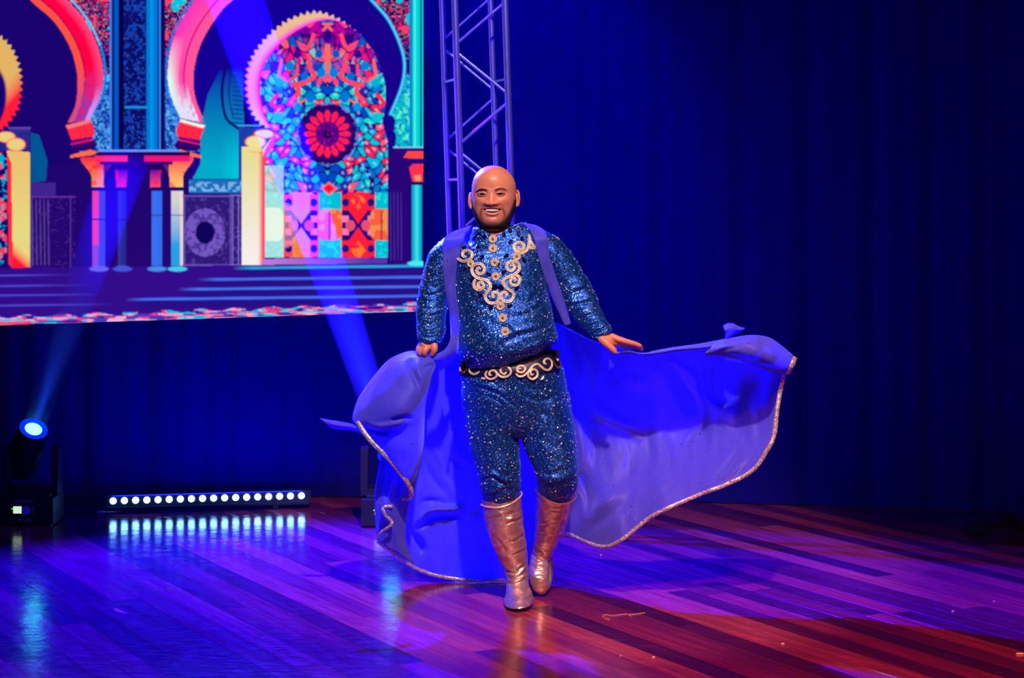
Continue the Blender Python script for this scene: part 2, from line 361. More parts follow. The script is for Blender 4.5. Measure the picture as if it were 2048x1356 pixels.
    for cx, w, cl, cr_ in ((196, 12, C(250, 60, 90), C(70, 70, 190)), (243, 7, C(50, 50, 150), C(40, 40, 150)), (313, 10, C(60, 110, 240), C(50, 110, 240)), (353, 11, C(215, 210, 210), C(40, 160, 230))):
        m = ((gx > cx-w) & (gx < cx+w+2) & (gy > 381) & (gy < 534)).astype(float); tt = (gx-cx+w)/(2*w); put(m, grad(cl, cr_, np.where(cx == 353, (gy-400)/90, (tt-.45)*6)))
        if cx == 353: put(m*(tt > .8), C(255, 220, 210), .8)
        if cx == 196: put(m*(gy > 490), C(60, 80, 200), .7)
        rect(cx-w, 374, cx+w+2, 381, C(16, 10, 100)); rect(cx-w, 438 if cx < 300 else 430, cx+w+2, 440 if cx < 300 else 432, C(30, 20, 120))
        put(np.clip(1.2-((gx-cx-1)/(w+10))**2-((gy-537)/6)**2, 0, 1), C(70, 130, 235) if cx > 240 else C(100, 100, 220))
    # carved panels
    def carved(x0, y0, x1, y1, b0=C(48, 24, 120), hi=C(120, 90, 200), ring=True, a=1.):
        m = ((gx > x0) & (gx < x1) & (gy > y0) & (gy < y1)).astype(float); put(m, b0, a); put(m*(N3 > .72), hi, .35*a)
        if ring:
            cx = (x0+x1)/2-8; cy = (y0+y1)/2+4; r = np.hypot(gx-cx, (gy-cy)*.85); put(m*((r > 19) & (r < 41))*(.35+.65*(N1 > .45)), hi, .9*a); put(m*(r < 19), C(16, 4, 90)); 
        for k in (x0, x1-12): line([(k+3, y0), (k+3, y1)], 2, hi, .7*a)
        line([(x0, y0+2), (x1, y0+2)], 3, hi, .8*a); line([(x0, y1-2), (x1, y1-2)], 3, hi, .8*a)
    carved(366, 390, 470, 532); carved(462, 388, 486, 532, ring=False, hi=C(140, 120, 225))
    rect(378, 360, 486, 386, C(30, 110, 190)); put(((gx > 378) & (gx < 486) & (gy > 364) & (gy < 384) & (N1 > .5)).astype(float), C(120, 180, 230)); rect(378, 386, 486, 390, C(30, 10, 110))
    carved(60, 392, 150, 545, b0=C(36, 6, 112), hi=C(110, 60, 170), ring=False, a=.8)
    for k in range(5): line([(64+k*8, 400), (66+k*8, 530)], 1.6, C(125, 90, 190), .55)
    rect(60, 366, 112, 392, C(70, 40, 150), .8); poly([(62, 265), (78, 270), (95, 320), (92, 362), (62, 365)], C(0, 85, 150)); rect(16, 254, 62, 258, C(110, 70, 180)); rect(18, 258, 60, 300, C(60, 50, 150))
    # spiky arches
    def spiky(ox, outer, inner, teeth, cfn):
        o = S([(x+ox, y) for x, y in outer], 40); seg = np.r_[0, np.cumsum(np.hypot(*(o[1:]-o[:-1]).T))]; L = seg[-1]
        i_ = S([(x+ox, y) for x, y in inner], 20); n = teeth*2+1; q = np.linspace(0, L, n); pts = np.stack([np.interp(q, seg, o[:, 0]), np.interp(q, seg, o[:, 1])], 1)
        tan = np.gradient(pts, axis=0); nr = np.stack([tan[:, 1], -tan[:, 0]], 1); nr /= np.linalg.norm(nr, axis=1)[:, None]
        pts[1::2] += nr[1::2]*(-8)*np.sign(1); m = inpoly(np.vstack([pts, i_[::-1]])).astype(float); do = dist_line(o); di = dist_line(i_); put(m, cfn(do/(do+di+1e-6)))
    so = [(540, 268), (508, 240), (492, 205), (488, 170), (491, 138), (503, 108), (522, 82), (547, 56), (580, 34), (627, 20), (660, 26), (690, 42), (722, 68)]
    si = [(546, 262), (528, 225), (520, 175), (527, 135), (545, 105), (575, 76), (610, 54), (652, 40), (690, 48), (722, 70)]
    def cf(t):
        ang = np.clip((170-gy)/130, 0, 1); c = grad(C(255, 150, 150), C(238, 190, 150), ang); c = grad(c, C(255, 0, 230), np.clip(t*2.6-1.5, 0, 1)); c = grad(c, C(255, 60, 80), np.clip(1-t*3.2, 0, 1)*np.clip((gy-110)/40, 0, 1)); c = grad(c, C(240, 200, 150), np.clip((gy-205)/30, 0, 1)*np.clip(1.3-t*1.6, 0, 1)); return c
    spiky(0, so, si, 33, cf)
    def cf2(t):
        c = grad(C(228, 180, 100), C(255, 30, 60), (gy-130-40*t)/50); c = grad(c, C(90, 0, 110), np.clip(t*7-6, 0, 1)); return c
    spiky(0, [(x, y) for x, y in [(-60, 50), (-20, 62), (6, 72), (28, 96), (40, 125), (46, 155), (45, 195), (36, 225), (12, 258), (-6, 266)]], [(-60, 120), (-30, 125), (-10, 135), (4, 155), (10, 180), (8, 215), (-6, 255)], 22, cf2)
    # pillars: cream (middle) and ochre (left)
    def pillar(x0, x1, bx, top, c0, c1, edge):
        poly([(x0, top+40), (x0+10, top+28), (x0+12, top+12), (x0+20, top+4), (x0+38, top+4), (bx, top+8), (bx-6, top+30), (x1, top+60), (x1, 534), (x0, 534)], c0)
        m = ((gx > x0) & (gx < x1) & (gy > top+45) & (gy < 534)).astype(float); put(m, grad(c0, c1, (gy-top-45)/200)); put(m, edge, np.clip((gx-(x1-9))/9, 0, 1)); line([(x0, top+44), (x1, top+50)], 1.4, edge, .5); line([(x0+11, top+24), (x0+34, top+30)], 1.4, edge, .5)
    pillar(483, 525, 550, 256, C(232, 220, 140), C(246, 238, 232), C(255, 90, 110))
    def lump(cx, cy, rx, ry, c0): 
        q = ((gx-cx)/rx)**2+((gy-cy)/ry)**2; put(np.clip((1.15-q)*6, 0, 1), C(255, 120, 90)); put(np.clip((.88-q)*5, 0, 1), c0)
    poly([(483, 256), (552, 256), (552, 264), (524, 300), (483, 300)], C(30, 60, 170)); rect(474, 250, 520, 253, C(60, 170, 230))
    lump(528, 268, 20, 9, C(238, 225, 150)); lump(511, 284, 21, 13, C(240, 228, 155)); rect(484, 294, 524, 303, C(236, 222, 145))
    poly([(525, 534), (525, 316), (530, 300), (546, 272), (552, 266), (548, 290), (530, 320), (530, 520)], C(250, 70, 110))
    put(inpoly([(0, 272), (12, 264), (30, 268), (46, 280), (48, 296), (60, 306), (60, 536), (24, 530), (22, 330), (14, 306), (0, 300)]).astype(float), grad(C(235, 190, 110), C(232, 215, 130), (gy-300)/150)); put(((gx > 22) & (gx < 60) & (gy > 470) & (gy < 536)).astype(float), C(255, 20, 60), np.clip((gy-480-(gx-22)*.9)/30, 0, 1)*1.)
    poly([(14, 306), (22, 325), (26, 536), (17, 528), (15, 330), (10, 312)], C(255, 40, 60)); rect(-110, 300, 14, 534, C(30, 20, 120)); poly([(0, 262), (60, 262), (60, 304), (0, 300)], C(40, 40, 140)); lump(12, 274, 19, 11, C(236, 205, 130)); lump(32, 289, 19, 13, C(236, 208, 130)); put(((gx < 14) & (gx > -20) & (gy > 305) & (gy < 534)).astype(float), C(20, 0, 110)); put(((gx < 14) & (gx > -20) & (gy > 305) & (gy < 534) & (N2 > .5)).astype(float), C(255, 60, 90)); put(((gx < 14) & (gx > -20) & (gy > 305) & (gy < 534) & (N1 > .62)).astype(float), C(0, 170, 210))
    # stained glass: symmetric cells
    cxm = 655.; sx = np.abs(gx-cxm); tri = [(722, 70), (745, 100), (762, 135), (772, 175), (771, 215), (765, 245), (776, 285), (776, 516), (530, 516), (530, 320), (548, 288), (552, 266)]
    G = inpoly(np.vstack([S(si), tri])).astype(float)
    jit = np.random.RandomState(21)
    def cells(sz, seed, fx, fy):
        r = np.random.RandomState(seed); J = r.rand(128, 128, 3); u = fx/sz; v = fy/sz; i0 = np.floor(u).astype(int); j0 = np.floor(v).astype(int); d1 = np.full(u.shape, 9.); d2 = np.full(u.shape, 9.); idr = np.zeros(u.shape)
        for a in (-1, 0, 1):
            for b in (-1, 0, 1):
                jj = J[(j0+b) % 128, (i0+a) % 128]; dd = np.hypot(i0+a+jj[..., 0]-u, j0+b+jj[..., 1]-v); near = dd < d1; d2 = np.where(near, d1, np.minimum(d2, dd)); idr = np.where(near, jj[..., 2], idr); d1 = np.where(near, dd, d1)
        return d1, d2, idr
    d1, d2, idr = cells(16., 5, sx+6*np.sin(gy*.07), gy+5*np.sin(sx*.11))
    up = np.clip((150-gy+(vnoise(.05, 8)-.5)*60)/60, 0, 1)
    put(G, C(30, 0, 110)); cell = G*((d2-d1) > .13)
    pal_lo = [C(0, 200, 220), C(0, 130, 215), C(0, 70, 205), C(255, 90, 130), C(0, 170, 230), C(255, 40, 90), C(60, 30, 180), C(20, 220, 215), C(0, 190, 230), C(0, 110, 220)]
    pal_up = [C(255, 30, 120), C(120, 0, 160), C(255, 70, 130), C(60, 0, 130), C(0, 90, 200), C(230, 0, 150), C(40, 0, 110), C(255, 90, 120), C(90, 20, 170), C(190, 0, 160)]
    ki = np.clip((idr*10).astype(int), 0, 9); colc = np.array(pal_lo)[ki]*(1-up[..., None])+np.array(pal_up)[ki]*up[..., None]; put(cell, colc)
    put(G*((d1 < .2) & (idr > .3) & (gy > 150)), C(150, 230, 240), .5)
    # ornament strokes, mirrored
    def mline(pts, wd, c):
        p = S(pts, 6); put(G*np.clip(wd/2+.7-dist_line([(cxm-x, y) for x, y in p]), 0, 1), c); put(G*np.clip(wd/2+.7-dist_line([(cxm+x, y) for x, y in p]), 0, 1), c)
    RD = C(255, 70, 110); OR = C(255, 105, 100)
    for p_, w_, c_ in ([[(0, 140), (0, 115), (-1, 92)], 9, OR], [[(0, 120), (10, 112), (22, 116)], 5, OR], [[(0, 150), (14, 158), (18, 168)], 8, RD], [[(38, 110), (34, 138), (26, 152), (48, 166), (70, 170)], 9, RD], [[(60, 130), (62, 150), (78, 162)], 6, RD],
                       [[(62, 168), (58, 185), (70, 200)], 10, RD], [[(70, 95), (62, 110), (55, 122)], 7, C(235, 20, 130)], [[(28, 70), (34, 90), (44, 96)], 8, RD], [[(8, 60), (0, 50), (8, 48)], 5, OR], [[(20, 205), (45, 200), (60, 212)], 4, C(240, 130, 130)], [[(92, 120), (96, 150), (84, 160)], 6, OR], [[(100, 190), (112, 205), (104, 214)], 8, C(255, 40, 90)]): mline(p_, w_, c_)
    for (dx, yy, r_, c_) in ((17, 108, 8, C(0, 90, 200)), (12, 146, 9, C(0, 130, 220)), (46, 153, 8, C(0, 110, 210)), (75, 132, 9, C(0, 130, 220)), (0, 72, 10, C(50, 0, 130)), (60, 108, 8, C(60, 0, 140)), (34, 195, 10, C(0, 120, 220)), (96, 165, 9, C(0, 180, 215)), (60, 214, 9, C(0, 150, 225)), (100, 235, 10, C(0, 200, 210))):
        for sgn in (-1, 1): put(G*np.clip(r_-np.hypot(gx-cxm-sgn*dx, (gy-yy)*.9), 0, 1), c_)
    # rose
    r = np.hypot(gx-655, (gy-268)*.97); a = np.arctan2(gy-268, gx-655)
    put(G*np.clip(60-r, 0, 1), C(40, 0, 105)); put(G*((r < 62) & (r > 56) & (N1 > .6)), C(120, 110, 230))
    pet = (r > 23) & (r < 29+18*np.abs(np.cos(a*8))**.5); put(G*pet.astype(float), C(255, 30, 90)); put(G*((r > 24) & (r < 34) & (np.abs(np.sin(a*8)) > .90)).astype(float), C(120, 0, 120)); put(G*(r < 24), C(90, 0, 130)); put(G*(r < 9), C(50, 0, 90)); put(G*((r < 22) & (N3 > .7)), C(150, 20, 150))
    # lower panels
    rect(530, 385, 776, 516, C(0, 190, 215)); put(((gx > 530) & (gx < 776) & (gy > 385) & (gy < 516) & (N1 > .6)).astype(float), C(30, 225, 220))
    for (x0, x1, wash) in ((567, 638, .35), (682, 751, 0)):
        cx = (x0+x1)/2; u = (gx-cx)/35; v = (gy-451)/64; m = ((gx > x0) & (gx < x1) & (gy > 385) & (gy < 516)).astype(float)
        put(m, C(35, 0, 120)); R1 = C(255, 30, 60); R2 = C(250, 90, 60)
        star = (np.abs(u)+np.abs(np.abs(v)-.78)*1.3) < .95; put(m*star, R1 if not wash else C(235, 140, 90)); 
        put(m*((np.abs(u) > .5)*(np.abs(np.abs(v)-.72) < .25)), R1 if not wash else C(255, 70, 100)); put(m*(np.hypot(np.abs(u)-.72, (np.abs(v)-.72)*1.6) < .2), C(20, 20, 130))
        put(m*((np.abs(np.abs(u)-.75) < .2) & (np.abs(np.abs(v)-.2) < .11)), C(255, 120, 180)); put(m*(np.hypot(np.abs(u)-.45, v*1.6) < .28), C(230, 80, 110)); put(m*(((np.abs(u)+np.abs(np.abs(v)-.78)*1.4) < .42)*(N1 > .4)), C(255, 120, 50)); put(m*((np.abs(u) > .93)), C(255, 60, 80))
        put(m*(((u+.9)**2+(v)**2) < .5), C(250, 180, 210), wash)
    for cx in (660, 764): 
        m = (((gx-cx)/24)**4+((gy-449)/32)**4 < 1) & (gx < 776); put(m.astype(float), C(255, 95, 60)); put(m*(N2 > .55), C(245, 145, 80)); line([(cx-1, 424), (cx-1, 478)], 2.4, C(120, 20, 70))
    put((((gx-545)/22)**4+((gy-449)/34)**4 < 1).astype(float)*(gx > 530), C(245, 245, 225)); put(((gx > 530) & (gx < 568) & (gy > 330) & (gy < 516)).astype(float), C(215, 250, 235), .55)
    m = (np.abs(gx-658)/18+np.abs(gy-377)/14 < 1).astype(float); put(m, C(255, 110, 120)); put((np.abs(gx-658)/11+np.abs(gy-377)/9 < 1).astype(float), C(255, 10, 60))
    # wall right of the glass, right column and cyan pilaster
    rect(776, 300, 847, 528, C(40, 4, 120)); 
    for k in range(4): line([(781+k*7, 385), (782+k*7, 520)], 1.6, C(90, 60, 175), .6)
    rect(821, -60, 848, 293, C(0, 30, 140)); rect(824, -60, 841, 293, C(0, 215, 215)); rect(828, -60, 831, 293, C(90, 245, 230)); rect(843, -60, 848, 293, C(0, 205, 215)); rect(820, -60, 823, 293, C(30, 130, 240))
    rect(786, 293, 848, 297, C(120, 210, 240)); rect(790, 297, 848, 306, C(60, 0, 120)); poly([(806, 316), (815, 303), (848, 303), (848, 318)], C(255, 70, 70)); poly([(818, 335), (826, 328), (848, 328), (846, 364), (825, 364)], C(255, 50, 80)); poly([(828, 350), (842, 350), (842, 362), (830, 362)], C(255, 150, 110))
    rect(824, 370, 844, 525, C(0, 180, 215)); rect(830, 370, 838, 525, C(60, 220, 220)); rect(824, 364, 845, 370, C(16, 0, 90)); put(np.clip(1.2-((gx-834)/16)**2-((gy-527)/6)**2, 0, 1), C(70, 240, 220))
    # base ledge, steps
    sl = (gx-424)*-.012  # treads rise a little to the right
    yy = gy-sl
    put((yy > 531).astype(float), C(50, 12, 138)); put(((yy > 519) & (yy < 531) & (gx > 524) & (gx < 775)).astype(float), grad(C(190, 120, 220), C(90, 50, 170), (gx-540)/200))
    for i, (y_, c_, x_) in enumerate(((537, C(40, 170, 230), 485), (559, C(70, 110, 245), 415), (578, C(70, 115, 245), 375), (597, C(70, 110, 250), 270))):
        b = np.clip(3.2-np.abs(yy-y_), 0, 1); put(b*np.clip((gx-x_+20)/40, 0, 1), c_, .9); put(((yy > y_+3) & (yy < y_+17) & (gx > x_)).astype(float), C(20, 18, 130), .45)
    for i, y_ in enumerate((546, 567, 586, 606)): b = np.clip(2.2-np.abs(yy-y_), 0, 1); put(b*np.clip((150+i*25-gx)/120, 0, 1), C(80, 80, 225), .8)
    for cx, cc in ((198, C(110, 100, 225)), (245, C(70, 80, 225)), (314, C(70, 140, 240)), (355, C(70, 200, 240)), (834, C(70, 235, 240))):
        put(np.clip((1.1-((gx-cx)/20)**2-((gy-(538 if cx < 500 else 527))/5.5)**2)*3, 0, 1), cc)
    # patterned carpet strip at the foot
    eb = 651-(gx)*.0336
    m = (gy > eb-17+3*np.sin(gx*.09)).astype(float)*1.; nn = vnoise(.25, 31, .14, 1.5); n5 = vnoise(.25, 33, .2, 1.2)
    put(m, C(70, 60, 190)); put(m*(nn > .42), C(255, 60, 120)); put(m*(nn > .62), C(0, 190, 230)); put(m*(n5 > .70), C(240, 170, 210)); put(m*(n5 < .25), C(60, 10, 140))
    put((m > 0)*(gx < 60)*(gy > eb-8), C(255, 20, 80), .7)
    hz = np.clip((gy-150)/350, 0, 1)*np.clip(1.1-np.abs(gx-260)/420, 0, 1)*.0
    # slight bloom between neighbouring diodes
    for ax in (0, 1): img[:] = .25*np.roll(img, 1, ax)+.5*img+.25*np.roll(img, -1, ax)
    return xs, ys, gx, gy, eb, img

def led_wall():
    xs, ys, gx, gy, eb, img = draw_art()
    # plane: bottom right corner 10.35 m away, left side nearer
    YR, YL = 10.35, 10.02
    A = np.array(P(833, 623, YR)); B = np.array(P(0, 651, YL)); Cc = A+np.array([0, 0, 1.])
    n = np.cross(A-B, Cc-A); n /= np.linalg.norm(n)
    D = np.stack([(gx-HX)/F, np.ones_like(gx), -(gy-HY)/F], -1); O = np.array([0, 0, CH]); t = ((A-O)@n)/(D@n)
    V = O+D*t[..., None]
    keep = gy <= eb+.01
    # pull rows below the edge onto the edge
    gy2 = np.minimum(gy, eb); D = np.stack([(gx-HX)/F, np.ones_like(gx), -(gy2-HY)/F], -1); t = ((A-O)@n)/(D@n); V = O+D*t[..., None]
    R, Cn = gx.shape; F_ = grid_faces(R, Cn); kr = keep[:-1, :-1].reshape(-1); F_ = F_[kr]
    face = bpy.data.meshes.new('display_face'); nv = R*Cn
    face.vertices.add(nv); face.vertices.foreach_set('co', V.reshape(-1)); nf = len(F_)
    face.loops.add(nf*4); face.loops.foreach_set('vertex_index', F_.reshape(-1)); face.polygons.add(nf)
    face.polygons.foreach_set('loop_start', np.arange(nf)*4); face.polygons.foreach_set('loop_total', np.full(nf, 4)); face.update(calc_edges=True)
    at = face.color_attributes.new('picture', 'FLOAT_COLOR', 'POINT'); at.data.foreach_set('color', np.concatenate([img, np.ones(img.shape[:2]+(1,))], -1).reshape(-1))
    nt = NT('led_picture'); out = nt.n('ShaderNodeOutputMaterial'); e = nt.n('ShaderNodeEmission'); a = nt.n('ShaderNodeAttribute', attribute_name='picture')
    nt.l(a.outputs['Color'], e.inputs[0]); e.inputs[1].default_value = 1.0; nt.l(e.outputs[0], out.inputs[0]); face.materials.append(nt.m)
    root = empty('led_wall', (float(A[0]+B[0])/2, 10.2, 1.03), 'large glowing LED wall showing colourful horseshoe arches', 'screen')
    inv = Matrix.Translation(-root.location)
    fo = bpy.data.objects.new('display_face', face); scene.collection.objects.link(fo); fo.parent = root; fo.matrix_parent_inverse = inv
    # cabinet behind the face
    def at(x, y): 
        d = np.array([(x-HX)/F, 1, -(y-HY)/F]); return O+d*(((A-O)@n)/(d@n))
    back = -n*np.sign(-n[1])*1.0; back = n if n[1] > 0 else -n
    c = [at(-110, 651+110*.0336), at(848, 651-848*.0336), at(848, -60), at(-110, -60)]
    v = [tuple(p+back*.004) for p in c]+[tuple(p+back*.09) for p in c]
    cb = mk('cabinet', v, [(0, 1, 2, 3), (7, 6, 5, 4), (0, 4, 5, 1), (1, 5, 6, 2), (2, 6, 7, 3), (3, 7, 4, 0)], M_black, root, smooth=False); cb.matrix_parent_inverse = inv
    return root
led_wall()
# ------------------------------------------------------------------ truss
def truss():
    # chord positions on plan (metres) and lean: the tower leans slightly to the left
    lean = -.034
    FL, FR, BL, BR = (-.246, 9.75), (.004, 9.75), (-.318, 10.0), (-.070, 10.0)
    z0, zr = .03, 3.6
    def pt(c, z): return Vector((c[0]+lean*(z-1.49), c[1], z))
    root = empty('truss_tower', (-.16, 9.87, 0), 'upright silver lattice truss tower standing behind the performer beside the LED wall', 'truss')
    inv = Matrix.Translation(-root.location)
    def add(name, p, r, n=12):
        m = MB(); m.tube(p, r, n); o = m.build(name, M_alu, root); o.matrix_parent_inverse = inv
    for c in (FL, FR, BL, BR): add('chord', [pt(c, z0), pt(c, zr)], .0172 if c in (FL, FR) else .015, 16)
    zig = lambda py, Y: CH-(py-HY)/F*Y
    for A, B, Y, dz in ((FL, FR, 9.75, 0), (BL, BR, 10., .02)):
        # front face nodes read from the photograph: right 10, left 100, right 200, left 300 ... (pixels)
        k = 0; py = -200
        while zig(py, Y) > .1:
            z1 = zig(py+4, Y)+dz; z2 = zig(py+88, Y)+dz
            a, b = (B, A) if k % 2 == 0 else (A, B)
            add('brace', [pt(a, z1), pt(b, max(z2, .05))], .0078 if Y < 9.9 else .0068, 8); py += 100; k += 1
    for A, B in ((FL, BL), (FR, BR)):
        z = zr-.35
        while z > .1: add('brace', [pt(A, z), pt(B, z)], .007, 8); z -= 2*100/F*9.8
    m = MB(); m.box((-.16, 9.875, .012), (.55, .5, .024)); o = m.build('base_plate', M_black, root, smooth=False); o.matrix_parent_inverse = inv
truss()

# ------------------------------------------------------------------ moving head lights with beams
M_lens = emit('lens_glow', (.6, 9.0, 10.0), 1)
M_lens2 = emit('lens_ring_glow', srgb(0, 40, 255), 1.2)
M_leddot = emit('led_dot_glow', (.13, .34, 1), 18.0)
M_display = emit('display_glow', srgb(225, 250, 225), .85)
M_green = emit('green_led', srgb(90, 255, 40), 1.)
def haze_mat(name, dens, col, L):
    """haze caught in the beam: thins out with distance from the lamp"""
    nt = NT(name); out = nt.n('ShaderNodeOutputMaterial'); v = nt.n('ShaderNodeVolumePrincipled')
    v.inputs['Color'].default_value = c4(col); v.inputs['Anisotropy'].default_value = .0
    tc = nt.n('ShaderNodeTexCoord'); sp = nt.n('ShaderNodeSeparateXYZ'); nt.l(tc.outputs['Object'], sp.inputs[0])
    mr = nt.n('ShaderNodeMapRange'); mr.inputs['From Min'].default_value = L*.35; mr.inputs['From Max'].default_value = L; mr.inputs['To Min'].default_value = dens; mr.inputs['To Max'].default_value = dens*(.12 if L < 2 else .32)
    nt.l(sp.outputs['Z'], mr.inputs[0]); nt.l(mr.outputs[0], v.inputs['Density']); nt.l(v.outputs[0], out.inputs['Volume']); return nt.m
def text_obj(name, s, size, loc, mat, parent, rot=(PI/2, 0, 0), ext=.0006):
    cu = bpy.data.curves.new(name, 'FONT'); cu.body = s; cu.size = size; cu.extrude = ext; cu.align_x = 'CENTER'; cu.align_y = 'CENTER'; cu.resolution_u = 2
    t = bpy.data.objects.new(name, cu); scene.collection.objects.link(t); dg = bpy.context.evaluated_depsgraph_get()
    me = bpy.data.meshes.new_from_object(t.evaluated_get(dg)); bpy.data.objects.remove(t); me.materials.clear(); me.materials.append(mat)
    o = bpy.data.objects.new(name, me); scene.collection.objects.link(o); o.parent = parent; o.location = loc; o.rotation_euler = rot; return o
def moving_head(lx, ly, Yl, beam_dir, label, beamL, r0, r1, power):
    L = P(lx, ly, Yl); d = Vector(beam_dir).normalized()
    base_xy = (L.x-.012, L.y-d.y*.05)
    root = empty('moving_head_light', (base_xy[0], base_xy[1], 0), label, 'stage light', 'moving head lights')
    m = MB(); m.box((0, 0, .075), (.27, .25, .13)); m.box((0, 0, .145), (.22, .20, .02)); m.box((0, .0, .006), (.24, .22, .012)); m.build('base', M_black, root, smooth=False)
    yk = MB()
    for sx in (-1, 1): yk.box((sx*.125, 0, .27), (.035, .11, .24))
    yk.box((0, 0, .17), (.28, .12, .035)); yk.build('yoke', M_black, root, smooth=False)
    hc = L-d*.15-Vector((base_xy[0], base_xy[1], 0))
    h = MB(); h.lathe([(.03, -.16), (.07, -.15), (.085, -.1), (.088, 0), (.080, .06), (.078, .135), (.074, .150), (.066, .152), (.064, .138)], hc, d, 28); h.build('head', M_black, root)
    ln = MB(); ln.lathe([(.0615, .0), (.0575, .006), (.03, .010), (.002, .011)], hc+d*.142, d, 32); lo = ln.build('lens', M_lens, root); tag(lo, 'glowing cyan white lens')
    rg = MB(); rg.lathe([(.0615, 0), (.0715, .001), (.0725, .010), (.068, .012), (.0615, .006)], hc+d*.144, d, 32); rg.build('lens_ring', M_lens2, root)
    yb = -.1255
    dp = MB(); dp.box((-.045, yb, .082), (.042, .003, .036)); o = dp.build('display', M_display, root, smooth=False); tag(o, 'small lit menu display')
    g = MB(); g.lathe([(.004, 0), (.003, .003), (.0005, .004)], (-.071, yb, .088), (0, -1, 0), 10); g.build('indicator', M_green, root)
    kb = MB(); kb.lathe([(.0215, 0), (.0225, .003), (.019, .0035), (.018, .002)], (.0, yb, .080), (0, -1, 0), 28)
    kb.lathe([(.006, 0), (.006, .004), (.001, .004)], (.0, yb, .080), (0, -1, 0), 16)
    for k in range(4):
        a = PI/4+k*PI/2; kb.box((math.cos(a)*.012, yb-.0015, .080+math.sin(a)*.012), (.014, .003, .0022), Matrix.Rotation(-a, 3, 'Y'))
    kb.build('key_pad', M_white, root, smooth=False)
    dd = MB()
    for k in range(4): dd.box((.035, yb, .098-k*.012), (.006, .003, .006))
    dd.build('button_row', M_white, root, smooth=False)
    text_obj('maker_lettering', 'STAZPLAY', .021, (-.015, yb, .124), M_white, root)
    text_obj('port_lettering', '▼ —48', .020, (-.01, yb, .030), M_white, root)
    # the beam: haze lit by the lamp
    q = d.to_track_quat('Z', 'Y')
    cone = MB(); N = 32; cone.lathe([(r0, 0), (r1, beamL)], (0, 0, 0), (0, 0, 1), N)
    bm = cone.build('light_beam', haze_mat('haze_in_beam', .5 if power > 0 else .2, (.5, .6, 1), beamL), root, smooth=False)
    bm.location = L+d*.016-Vector((base_xy[0], base_xy[1], 0)); bm.rotation_mode = 'QUATERNION'; bm.rotation_quaternion = q; tag(bm, kind='stuff'); tag(bm, 'hazy blue light beam')
    sp = bpy.data.lights.new('beam_lamp', 'SPOT'); sp.energy = power; sp.color = (.02, .10, 1); a = math.atan2(r1-r0, beamL)
    so = bpy.data.objects.new('beam_lamp', sp); scene.collection.objects.link(so); back = r0/math.tan(a); sp.spot_size = 2*a*1.02; sp.spot_blend = .25; sp.shadow_soft_size = .001
    # the virtual apex of the beam lies behind the lens; put the lamp just in front of the lens with a wider cone
    sp.spot_size = 2*math.atan2(r1, beamL)*1.6; sp.shadow_soft_size = .02
    so.location = L+d*.02; so.rotation_euler = d.to_track_quat('-Z', 'Y').to_euler()
    return root
moving_head(67, 858, 10.0, (.36, -.50, .75), 'black moving head light at far left, tilted up, casting a beam across the LED wall', 1.75, .060, .112, 110)
moving_head(783, 907, 9.95, (-.235, -.50, .84), 'black moving head light hidden behind the cape, casting a beam up and left', 3.2, .066, .14, 330)

# ------------------------------------------------------------------ LED bar with eighteen lenses
def led_bar():
    a = Vector((-2.09, 10.27, .068)); b = Vector((-1.122, 10.45, .071)); d = (b-a); L = d.length; u = d.normalized()
    root = empty('led_bar', tuple((a+b)/2*1.0)[:2]+(0,), 'black LED bar on the floor with eighteen glowing blue white lenses', 'stage light', rz=math.atan2(u.y, u.x))
    m = MB(); m.box((0, .045, .066), (L+.10, .07, .062)); m.box((0, .02, .030), (L+.08, .05, .012)); m.build('housing', M_black, root, smooth=False)
    for s_ in (-1, 1):
        f = MB(); f.box((s_*L*.36, .04, .018), (.03, .11, .036)); f.build('foot', M_black, root, smooth=False)
    first = None
    for i in range(18):
        x = -L/2+L*i/17
        if first is None:
            m = MB(); m.lathe([(.0178, 0), (.0172, .008), (.012, .014), (.002, .0165)], (0, 0, 0), (0, -1, .12), 20); first = m.build('lens', M_leddot, root); o = first
        else: o = first.copy(); scene.collection.objects.link(o); o.parent = root
        o.location = (x, .012, .0685)
    lb = bpy.data.lights.new('bar_glow', 'AREA'); lb.shape = 'RECTANGLE'; lb.size = L; lb.size_y = .03; lb.energy = 9; lb.color = (.01, .02, 1)
    lo = bpy.data.objects.new('bar_glow', lb); scene.collection.objects.link(lo); lo.parent = root; lo.location = (0, -.012, .10); lo.rotation_euler = (math.radians(150), 0, 0)
    return root
led_bar()
# cable with pale plug left of the bar
cb = empty('power_cable', tuple(P(200, 1026, 10.2))[:2]+(0,), 'black cable with a pale pink plug lying left of the LED bar', 'cable')
m = MB(); m.tube([(.02, .02, .018), (.08, .06, .012), (.14, .10, .02)], .004, 8); m.tube([(-.012, .02, .018), (-.15, .04, .006), (-.3, .12, .005), (-.5, .10, .005)], .004, 8); m.build('cord', M_black, cb)
m = MB(); m.tube([(-.016, .018, .018), (.02, .02, .018)], .0075, 10); m.build('plug', simple('pale_plug', (.9, .5, .5), .4), cb)

